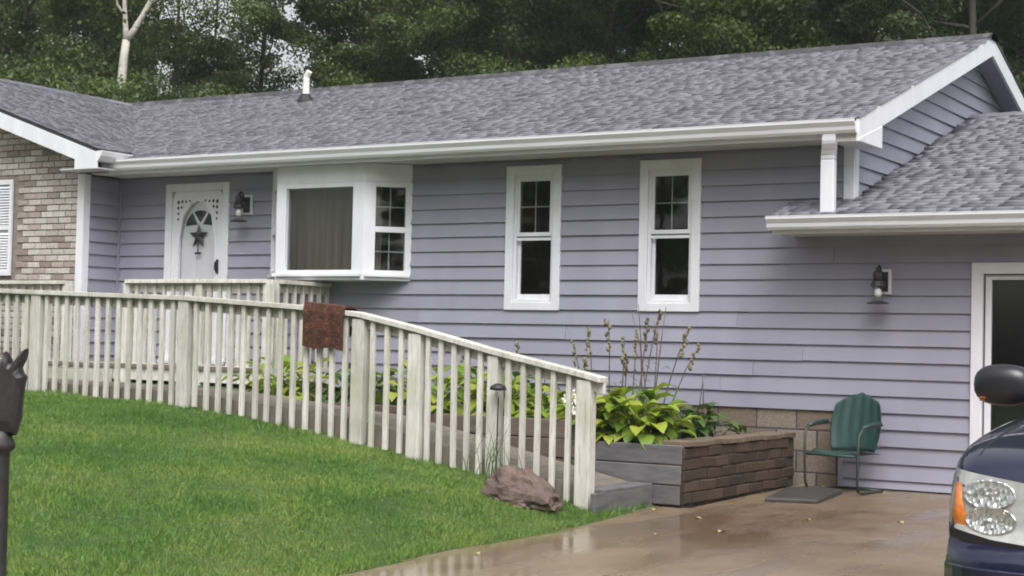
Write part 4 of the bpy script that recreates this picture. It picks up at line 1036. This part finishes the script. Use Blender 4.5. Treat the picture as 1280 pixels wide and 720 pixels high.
for yy, s_ in ((-.050, .72), (-.036, .94), (0, 1.0), (.036, .94), (.050, .72)): vs += [(cxh+(p[0]-cxh)*s_*1.02+.006, yy, czh+(p[1]-czh)*s_) for p in out]
fs = [tuple(range(n))[::-1], tuple(range(4*n, 5*n))]
for L_ in range(4): fs += [(L_*n+i, L_*n+(i+1)%n, (L_+1)*n+(i+1)%n, (L_+1)*n+i) for i in range(n)]
ho.add(vs, fs).build('head', M['dark'], post, bevel=.006)

# ================================================================== SUV (front towards the street)
car = thing('parked_suv', 'dark navy suv parked facing out from the garage', 'car', (4.335, -8.98, -.148), 0)
car['label'] = 'dark navy blue suv parked on the driveway facing away from the garage'
# stations: y, half width, z bottom, z belt(shoulder), z top
ST = [(.015, .66, .42, .70, .72), (.03, .80, .38, .735, .75), (.075, .875, .36, .755, .765), (.115, .90, .35, .77, .785), (.125, .865, .35, .99, 1.015), (.20, .90, .35, 1.035, 1.06), (.34, .925, .35, 1.075, 1.10), (.62, .945, .35, 1.11, 1.15), (1.0, .95, .35, 1.145, 1.19), (1.40, .95, .35, 1.165, 1.215), (2.2, .955, .35, 1.13, 1.15), (3.2, .955, .36, 1.13, 1.15), (4.2, .95, .40, 1.13, 1.15), (4.62, .93, .46, 1.11, 1.13), (4.74, .88, .52, 1.05, 1.07)]
vs = []; fs = []
def prof(w, zb, zs, zt):
    return [(0, zb), (w*.7, zb), (w*.93, zb+.04), (w*.985, zb+.13), (w, zb+(zs-zb)*.52), (w*.99, zs-.10*(zs-zb)), (w*.955, zs-.012), (w*.90, zs+(zt-zs)*.35), (w*.62, zs+(zt-zs)*.80), (w*.3, zt), (0, zt+.005)]
np_ = 11
for (yv, w, zb, zs, zt) in ST:
    p = prof(w, zb, zs, zt); full = [(-x, z) for x, z in p[:0:-1]][:-0 or None]
    half = p; ring = [(x, z) for x, z in half] + [(-x, z) for x, z in half[-2:0:-1]]
    vs += [(x, yv + (.42*max(0, abs(x)/.9-.62)**2*(1 if yv < .3 else 0)), z) for x, z in ring]
nr = 2*np_-2
for i in range(len(ST)-1):
    for k in range(nr): fs.append((i*nr+k, i*nr+(k+1)%nr, (i+1)*nr+(k+1)%nr, (i+1)*nr+k))
fs += [tuple(range(nr))[::-1], tuple(range((len(ST)-1)*nr, len(ST)*nr))]
body = MB().add(vs, fs).build('body', M['paint'], car, smooth=True, sub=2)
# cabin
cv = []; CS = [(1.30, .84, .80, 1.14, 1.16), (1.52, .86, .76, 1.12, 1.33), (1.95, .87, .70, 1.10, 1.64), (2.3, .875, .69, 1.10, 1.71), (3.3, .87, .69, 1.10, 1.72), (4.3, .86, .68, 1.10, 1.68), (4.55, .85, .68, 1.10, 1.60), (4.68, .83, .76, 1.08, 1.20)]
for (yv, wb_, wt, zb, zt) in CS:
    ring = [(-wb_, zb), (-(wb_*.55+wt*.45), zb+(zt-zb)*.5), (-wt, zt-.06*(zt-zb)-.01), (-wt*.86, zt), (0, zt+.015), (wt*.86, zt), (wt, zt-.06*(zt-zb)-.01), (wb_*.55+wt*.45, zb+(zt-zb)*.5), (wb_, zb)]
    cv += [(x, yv, z) for x, z in ring]
cf = []
for i in range(len(CS)-1):
    for k in range(8): cf.append((i*9+k, i*9+k+1, (i+1)*9+k+1, (i+1)*9+k))
MB().add(cv, cf).build('cabin', M['paint'], car, smooth=True)
M['carglass'] = basic('tinted_car_glass', (.012,.014,.015), (.016,.018,.02), rough=.05, coat=1)
MB().add([(-.74, 1.37, 1.19), (.74, 1.37, 1.19), (.64, 1.90, 1.625), (-.64, 1.90, 1.625)], [(0, 1, 2, 3)]).add([(-.74, 1.365, 1.205), (.74, 1.365, 1.205), (.64, 1.895, 1.64), (-.64, 1.895, 1.64)], [(0, 1, 2, 3)]).build('windscreen', M['carglass'], car)
for sx in (-1, 1):
    for (ya, yb, yc, yd) in ((1.72, 2.55, 2.55, 2.12), (2.63, 3.42, 3.42, 2.63), (3.50, 4.40, 4.25, 3.50)):
        MB().hexa([(sx*.845, ya, 1.17), (sx*.845, yb, 1.17), (sx*.862, yb, 1.17), (sx*.862, ya, 1.17), (sx*.715, yd, 1.62), (sx*.715, yc, 1.62), (sx*.735, yc, 1.62), (sx*.735, yd, 1.62)]).build('side_window', M['carglass'], car)
    for yw in (.92, 3.78):
        wl_ = MB().add([(0, 0, 0)]*0, []); tube_pts = []
        prof_ = [(.235, -.11), (.33, -.12), (.362, -.10), (.37, -.05), (.37, .05), (.362, .10), (.33, .12), (.235, .11)]
        ww = MB(); nn = 28; vv = []; ff = []
        for k in range(nn):
            a = 2*math.pi*k/nn
            for r_, off in prof_: vv.append((off, r_*math.cos(a), r_*math.sin(a)))
        for k in range(nn):
            for j in range(8): ff.append((k*8+j, k*8+(j+1)%8, ((k+1)%nn)*8+(j+1)%8, ((k+1)%nn)*8+j))
        wh = ww.add(vv, ff).build('wheel', M['tyre'], car, smooth=True, loc=(sx*.83, yw, .368))
        rim = MB(); rim.lathe([(.23, -.06), (.24, .0), (.215, .07), (.06, .05), (.05, .08)], 20); me = rim.mesh('rim', M['rim'], True); ro_ = link('rim', me, wh); ro_.rotation_euler = (0, R(90)*sx, 0)
        MB().add([], []); ar = MB(); vv = []; ff = []
        for k in range(21):
            a = math.pi*k/20
            for r_ in (.385, .44): vv += [(0, r_*math.cos(a), r_*math.sin(a)), (.02, r_*math.cos(a), r_*math.sin(a))]
        for k in range(20):
            a = 4*k; ff += [(a, a+2, a+6, a+4), (a+1, a+5, a+7, a+3), (a+2, a+3, a+7, a+6), (a, a+4, a+5, a+1)]
        ar.add(vv, ff).build('wheel_arch', M['grille'], car, loc=(sx*.945-.01, yw, .36))
# headlights: housing bowl, two reflectors, amber marker, clear cover
bpy.context.view_layer.update()
from mathutils.bvhtree import BVHTree
dg = bpy.context.evaluated_depsgraph_get(); BV = BVHTree.FromObject(body, dg)
def yface(x, z):
    for k in range(12):
        h_ = BV.ray_cast(Vector((x-.012*k, -1, z)), Vector((0, 1, 0)))
        if h_[0] is not None and h_[0].y < .6: return h_[0].y + .02*k
    return .3
for sx in (-1, 1):
    def P(x, z, dy=0): return (sx*x, yface(x, z)+dy, z)
    ztop = lambda x: np.interp(x, [.45, .70, .90], [.955, .985, 1.010]); zbot = lambda x: np.interp(x, [.45, .72, .92], [.765, .785, .825])
    xs_ = np.linspace(.47, .905, 15)
    # housing (slightly proud of the body)
    vs = []; fs = []; nz = 6
    for i, xk in enumerate(xs_):
        for j in range(nz+1):
            z = zbot(xk)+(ztop(xk)-zbot(xk))*j/nz; e_ = min(j, nz-j, i, len(xs_)-1-i); vs.append(P(xk, z, -.004 if e_ else -.012))
    for i in range(len(xs_)-1):
        for j in range(nz): a = i*(nz+1)+j; fs.append((a, a+1, a+nz+2, a+nz+1))
    hl_ = MB().add(vs, fs).build('headlight', M['satin'], car, smooth=True)
    for (xk, zk, rx, rz2) in ((.735, .930, .088, .046), (.725, .846, .084, .044)):
        q = MB(); vs = [P(xk, zk, -.006)]; fs = []; nn = 24
        for r_, dd in ((.35, -.007), (.7, -.009), (.95, -.012), (1.02, -.014), (1.06, -.008)):
            for k in range(nn): a = 2*math.pi*k/nn; vs.append(P(xk+rx*r_*math.cos(a), zk+rz2*r_*math.sin(a), dd))
        for k in range(nn): fs.append((0, 1+k, 1+(k+1)%nn))
        for L_ in range(4):
            for k in range(nn): fs.append((1+L_*nn+k, 1+L_*nn+(k+1)%nn, 1+(L_+1)*nn+(k+1)%nn, 1+(L_+1)*nn+k))
        q.add(vs, fs).build('reflector', M['refl'], hl_, smooth=True)
        c = P(xk, zk, -.020)
        MB().lathe([(.003, -.008), (.008, -.007), (.009, .005), (.004, .008)], 12, c).build('bulb', M['refl'], hl_, smooth=True)
    # amber turn marker, a tapering wedge following the lamp face
    vs = []; fs = []; nk = 7
    for k in range(nk):
        z = .822+.140*k/(nk-1); xi = .802+.036*k/(nk-1); xo_ = .872-.006*k/(nk-1)
        for j in range(4): xk = xi+(xo_-xi)*j/3; vs.append(P(xk, z, -.018 if 0 < j < 3 and 0 < k < nk-1 else -.006))
    for k in range(nk-1):
        for j in range(3): a = 4*k+j; fs.append((a, a+1, a+5, a+4))
    MB().add(vs, fs).build('turn_signal', M['amber'], hl_, smooth=True)
    vs = []; fs = []
    for i, xk in enumerate(xs_):
        for j in range(nz+1):
            z = zbot(xk)+(ztop(xk)-zbot(xk))*j/nz; vs.append(P(xk, z, -.034 if 0 < j < nz and 0 < i < len(xs_)-1 else -.013))
    for i in range(len(xs_)-1):
        for j in range(nz): a = i*(nz+1)+j; fs.append((a, a+1, a+nz+2, a+nz+1))
    MB().add(vs, fs).build('lens_cover', M['lens'], hl_, smooth=True)
    # mirror
    mi = MB(); 
    bmm = bmesh.new(); bmesh.ops.create_uvsphere(bmm, u_segments=20, v_segments=12, radius=1)
    for v in bmm.verts:
        c = v.co; f_ = lambda t: math.copysign(abs(t)**.8, t); v.co = Vector((f_(c.x)*.125, f_(c.y)*.075+(.03 if c.y > 0 else 0)*0, f_(c.z)*.088))
    me = bpy.data.meshes.new('mirror'); bmm.to_mesh(me); bmm.free(); me.materials.append(M['black']); me.polygons.foreach_set('use_smooth', [True]*len(me.polygons))
    mo = link('mirror', me, car); mo.location = (sx*1.065, 1.62, 1.268)
    MB().tube([(-sx*.10, .0, -.03), (-sx*.20, .03, -.06)], [.05, .045], 10).build('mirror_arm', M['black'], mo, smooth=True)
    MB().hexa([(sx*.055-.038, -.040, -.070), (sx*.055+.038, -.040, -.070), (sx*.055+.038, -.02, -.070), (sx*.055-.038, -.02, -.070), (sx*.055-.034, -.060, -.052), (sx*.055+.034, -.060, -.052), (sx*.055+.034, -.03, -.045), (sx*.055-.034, -.03, -.045)]).build('mirror_reflection_block', M['amber'], mo, bevel=.004)  # amber block standing for the orange reflection under the mirror
    MB().box(sx*.80-.06, sx*.80+.06, 4.70, 4.745, .80, 1.08).build('tail_light', M['tail'], car, bevel=.01)
# hood seams and the dark gap below the lamps
def surf(x, y):
    h_ = BV.ray_cast(Vector((x, y, 3)), Vector((0, 0, -1))); return h_[0].z if h_[0] is not None else 1.0
for sx in (-1, 1):
    MB().tube([(sx*(.80-.03*u), .19+1.15*u, surf(.80-.03*u, .19+1.15*u)+.0005) for u in [k/14 for k in range(15)]], .0035, 6).build('hood_seam', M['grille'], car)
    xs_ = np.linspace(.46, .90, 14); vs = []; fs = []
    for xk in xs_:
        zb_ = float(np.interp(xk, [.45, .72, .92], [.765, .785, .825])); y_ = yface(xk, zb_)
        vs += [(sx*xk, y_-.016, zb_-.030), (sx*xk, y_-.016, zb_-.002), (sx*xk, y_+.03, zb_-.002), (sx*xk, y_+.03, zb_-.030)]
    for i in range(13): a = 4*i; fs += [(a, a+4, a+5, a+1), (a+1, a+5, a+6, a+2), (a, a+3, a+7, a+4)]
    MB().add(vs, fs).build('lamp_gap', M['grille'], car)
# grille, bumper trim line, plate
gr = MB(); gr.box(-.44, .44, .085, .118, .80, .96); go = gr.build('grille', M['grille'], car, bevel=.012)
for k in range(4): MB().box(-.43, .43, .072, .0845, .822+.034*k, .834+.034*k).build('grille_bar', M['chrome'], go)
vs = []; 
b = MB(); xs_ = np.linspace(-.88, .88, 41)
def bump_strip(z0, z1, d0, mat, name):
    vs = []; fs = []
    for x in xs_:
        y = .012 + .42*max(0, abs(x)/.9-.62)**2 + .10*max(0, (abs(x)-.70)/.18)**2.2
        vs += [(x, y-d0, z0), (x, y-d0, z1), (x, y+.04, z1), (x, y+.04, z0)]
    for i in range(len(xs_)-1):
        a = 4*i; fs += [(a, a+4, a+5, a+1), (a+1, a+5, a+6, a+2), (a+3, a+2, a+6, a+7), (a, a+3, a+7, a+4)]
    fs += [(0, 1, 2, 3), (4*40, 4*40+3, 4*40+2, 4*40+1)]
    MB().add(vs, fs).build(name, M[mat], car, smooth=False, bevel=.004)
bump_strip(.60, .70, .022, 'paint', 'bumper_trim')
bump_strip(.30, .40, .03, 'grille', 'lower_valance')
MB().box(-.16, .16, -.03, -.012, .52, .60).build('number_plate', M['white'], car, bevel=.003)

# ================================================================== FALLEN LEAVES
lf = [arc_leaf(M['yleaf'], R(8), .02, .07, .055, R(25), 'fallen_leaf') for _ in range(1)]
for (x, y) in ((-.15, -3.05), (.05, -4.1), (.62, -2.6), (.35, -3.7), (-.48, -5.6), (-.62, -2.72), (1.2, -2.3)):
    o = link('fallen_leaf', lf[0]); o.location = (x, y, float(drive_z(np.array(y)))+.004); o.rotation_euler = (0, 0, random.uniform(0, 6.28)); s_ = random.uniform(.5, .9); o.scale = (s_, s_, s_)
    tag(o, 'small yellow leaf fallen on the wet driveway', 'leaf', 'fallen leaves on the driveway')

# ================================================================== TREES
def tree_meshes(seed, H, cr, cb, leafmat, nclump, per, size, barkmat, spread=.55, fork=None, tr=.115):
    rr = random.Random(seed); g = np.random.default_rng(seed)
    tk = MB(); lean = rr.uniform(-.03, .03)
    trunk = [Vector((lean*z+.12*math.sin(z*.5+seed), .10*math.sin(z*.4+seed*2), z)) for z in np.linspace(-.3, H*.86, 12)]
    tk.tube(trunk, [tr*(1.25 if i == 0 else 1)*(1-.82*i/11) for i in range(12)], 10)
    ends = []
    nb = 16
    for k in range(nb):
        u = cb/H + (.84-cb/H)*k/(nb-1)*.98; i = min(10, int(u*H/(H*.86+.3)*11)); p = trunk[i].lerp(trunk[i+1], .5); a = k*2.4+rr.uniform(-.4, .4)
        ln = cr*(1-.55*max(0, (u-.55)/.45))*rr.uniform(.65, 1.05); el_ = R(rr.uniform(15, 48))
        pts = [p]; d = Vector((math.cos(a)*math.cos(el_), math.sin(a)*math.cos(el_), math.sin(el_)))
        for s in range(1, 5): pts.append(p+d*ln*s/4+Vector((rr.gauss(0, .12), rr.gauss(0, .12), .06*s*s*.5+rr.gauss(0, .1))))
        r0 = tr*.42*(1-u*.6); tk.tube(pts, [r0*(1-.2*s) for s in range(5)], 6)
        ends += [(q, 1) for q in pts[2:]]
        for s in (2, 3):
            e2 = pts[s]+Vector((rr.gauss(0, .8), rr.gauss(0, .8), rr.uniform(.2, 1.0))); tk.tube([pts[s], pts[s].lerp(e2, .5)+Vector((0, 0, .1)), e2], [r0*.4, r0*.3, r0*.12], 5); ends.append((e2, 1))
    tm = tk.mesh('trunk', barkmat, True)
    cen = []
    for k in range(nclump):
        e_ = rr.choice(ends)[0]; cen.append(e_+Vector((rr.gauss(0, spread), rr.gauss(0, spread), rr.gauss(.1, spread*.7))))
    cen = np.array([c[:] for c in cen]); n = nclump*per
    ci = np.repeat(np.arange(nclump), per); rad = g.uniform(.35, .85, nclump)
    off = g.normal(size=(n, 3)); off /= np.linalg.norm(off, axis=1)[:, None]; off *= (g.random(n)**.45)[:, None]*rad[ci][:, None]*np.array([1.15, 1.15, .62])
    P = cen[ci]+off
    nrm = off*.6/rad[ci][:, None]+g.normal(size=(n, 3))*.55+np.array([0, 0, .55]); nrm /= np.linalg.norm(nrm, axis=1)[:, None]
    t1 = np.cross(nrm, g.normal(size=(n, 3))); t1 /= np.linalg.norm(t1, axis=1)[:, None]; t2 = np.cross(nrm, t1)
    L = g.uniform(.7, 1.25, n)[:, None]*size; Wd = L*g.uniform(.45, .7, n)[:, None]
    V = np.stack([P-t1*L*.5, P+t2*Wd*.5+nrm*.02, P+t1*L*.5-nrm*.03, P-t2*Wd*.5+nrm*.02], 1).reshape(-1, 3)
    cm = npmesh('crown', V, np.arange(4*n).reshape(-1, 4), leafmat)
    return tm, cm
TV = [tree_meshes(11, 17, 4.2, 3.0, M['leaf_a'], 170, 470, .108, M['bark']),
      tree_meshes(12, 19, 4.6, 4.0, M['leaf_b'], 180, 470, .112, M['bark'], tr=.15),
      tree_meshes(13, 15, 3.6, 2.2, M['leaf_c'], 155, 470, .105, M['bark'], tr=.09),
      tree_meshes(14, 18, 3.0, 3.0, M['leaf_a'], 85, 330, .10, M['bark'], .45, tr=.09)]
ADJ = ['broad mid-green', 'tall dark-leaved', 'yellow-green', 'thin open-crowned']
def tree(v, x, y, s, rz, label, group='trees behind the house'):
    z = float(ground_z(x, y)); t = thing('leafy_tree', label, 'tree', (x, y, z-.05), rz, group); t.scale = (s, s, s)
    link('trunk', TV[v][0], t); link('crown', TV[v][1], t); return t
def ray(px, py, depth):
    d = f2 + r3*((px-640)/1996.13) - u3*((py-360)/1996.13); return CAM + d*depth
TR = [ # pixel column, depth, variant, scale
 (-60, 34, 0, 1.0), (30, 38, 0, .95), (95, 50, 3, 1.0), (215, 44, 3, .95), (275, 56, 3, 1.05), (120, 45, 2, 1.05), (330, 37, 0, .86), (452, 43, 1, .78), (500, 39, 2, .92), (560, 46, 1, .95), (640, 36, 0, .92), (700, 44, 1, 1.05), (770, 38, 1, .95), (850, 33, 2, 1.0), (905, 42, 0, 1.05), (960, 36, 2, .95), (1030, 40, 1, 1.0), (1090, 33, 0, .95), (1160, 38, 1, .95), (1220, 32, 1, .9), (1290, 36, 0, 1.0), (1370, 33, 1, 1.0),
 (620, 55, 1, 1.1), (690, 58, 0, 1.15), (790, 54, 1, 1.15), (880, 56, 1, 1.15), (980, 53, 1, 1.1), (1070, 55, 0, 1.15), (1150, 52, 1, 1.1), (1240, 54, 1, 1.15), (-10, 56, 1, 1.1), (540, 60, 0, 1.0), (1340, 52, 1, 1.1)]
WH = {-60: 'left of everything, beyond the brick wing', 30: 'behind the brick wing roof', 215: 'behind the roof just past the pale birch', 330: 'behind the roof between birch and vent pipe', 452: 'behind the roof next to the vent pipe', 500: 'behind the roof above the bay window', 640: 'behind the roof above the tall window by the bay', 700: 'behind the roof between the two tall windows', 770: 'behind the roof just before the second tall window', 850: 'behind the roof above the tall window by the downspout', 905: 'behind the roof past the second tall window', 960: 'behind the roof before the downspout', 1030: 'behind the roof above the downspout', 1090: 'behind the gable end corner of the roof', 1160: 'behind the upper part of the gable rake', 1220: 'behind the gable peak', 1290: 'behind the garage roof', 1370: 'far behind the garage roof'}
WH[-60] = 'beyond the far side of the brick wing'
for i, (px, dp, v, s) in enumerate(TR):
    p = ray(px, 110, dp)
    lab = ADJ[v] + (' tree '+WH[px] if px in WH else ' tree deep in the wood behind the house roof')
    tree(v, p.x, p.y, s, i*1.7, lab, 'trees in the front of the wood' if px in WH else ADJ[v]+' trees deep in the wood')
# the pale forked trunk rising beside the wing roof
p = ray(150, 130, 34); bx, by = p.x, p.y; bz = float(ground_z(bx, by))
bt = thing('birch_tree', 'pale barked forked birch trunk rising behind the roof valley', 'tree', (bx, by, bz))
q = lambda px, py, dd=34: ray(px, py, dd) - Vector((bx, by, bz))
b0 = q(150, 130); tkb = MB()
tkb.tube([(b0.x*.3-.05, b0.y*.3, -.3), (b0.x-.06, b0.y, b0.z*.5), b0, q(153, 92), q(155, 70), q(158, 50)], [.18, .14, .10, .095, .088, .082], 12)
tkb.tube([q(157.5, 52), q(157, 35), q(156, 12), q(155, -30), q(150, -120)], [.075, .06, .05, .04, .015], 9)
tkb.tube([q(158.5, 50), q(168, 37), q(178, 20), q(188, 2), q(196, -20), q(205, -90)], [.08, .07, .06, .055, .045, .015], 9)
tkb.tube([q(188, 4), q(204, -6), q(214, -25)], [.035, .03, .01], 7); tkb.tube([q(156, 20), q(147, 6), q(143, -14)], [.03, .026, .01], 7)
tkb.build('trunk', M['birch'], bt, smooth=True)
g = np.random.default_rng(5); n = 2600; cen = np.array([q(*c)[:] for c in ((150, -120), (205, -90), (214, -30), (140, -30), (175, -130), (160, -160))]); ci = g.integers(0, 6, n)
P = cen[ci]+g.normal(size=(n, 3))*np.array([.7, .7, .5]); nn = g.normal(size=(n, 3)); nn /= np.linalg.norm(nn, axis=1)[:, None]; t1 = np.cross(nn, g.normal(size=(n, 3))); t1 /= np.linalg.norm(t1, axis=1)[:, None]; t2 = np.cross(nn, t1)
V = np.stack([P-t1*.07, P+t2*.04, P+t1*.07, P-t2*.04], 1).reshape(-1, 3)
link('crown', npmesh('crown', V, np.arange(4*n).reshape(-1, 4), M['leaf_c']), bt)
# unseen trees added behind the photographer: they darken glass reflections and low sky light
ST_ = [(-38+7*k+(3 if k % 2 else 0), -34-(k*5) % 9, (0, 1, 2, 1)[k % 4], .9+.05*(k % 3)) for k in range(12)] + [(-34+9*k, -47, (1, 0)[k % 2], 1.1) for k in range(9)]
for i, (x, y, v, s) in enumerate(ST_):
    tree(v, x, y, s, i*1.3, ADJ[v]+' tree added unseen across the street to darken reflections', ADJ[v]+' trees added across the street for darker reflections')

# ================================================================== damp air after rain
hz = MB().box(-95, 75, -75, 95, -3.0, 34).build('haze', None, None)
hm = bpy.data.materials.new('damp_air'); hm.use_nodes = True; t = hm.node_tree; t.nodes.clear()
pv = node(t, 'ShaderNodeVolumePrincipled'); pv.inputs['Color'].default_value = (.93, .95, .97, 1); pv.inputs['Density'].default_value = .0006
ou = node(t, 'ShaderNodeOutputMaterial'); t.links.new(pv.outputs[0], ou.inputs['Volume'])
hz.data.materials.clear(); hz.data.materials.append(hm); tag(hz, 'thin damp haze in the air', 'haze', kind='stuff')
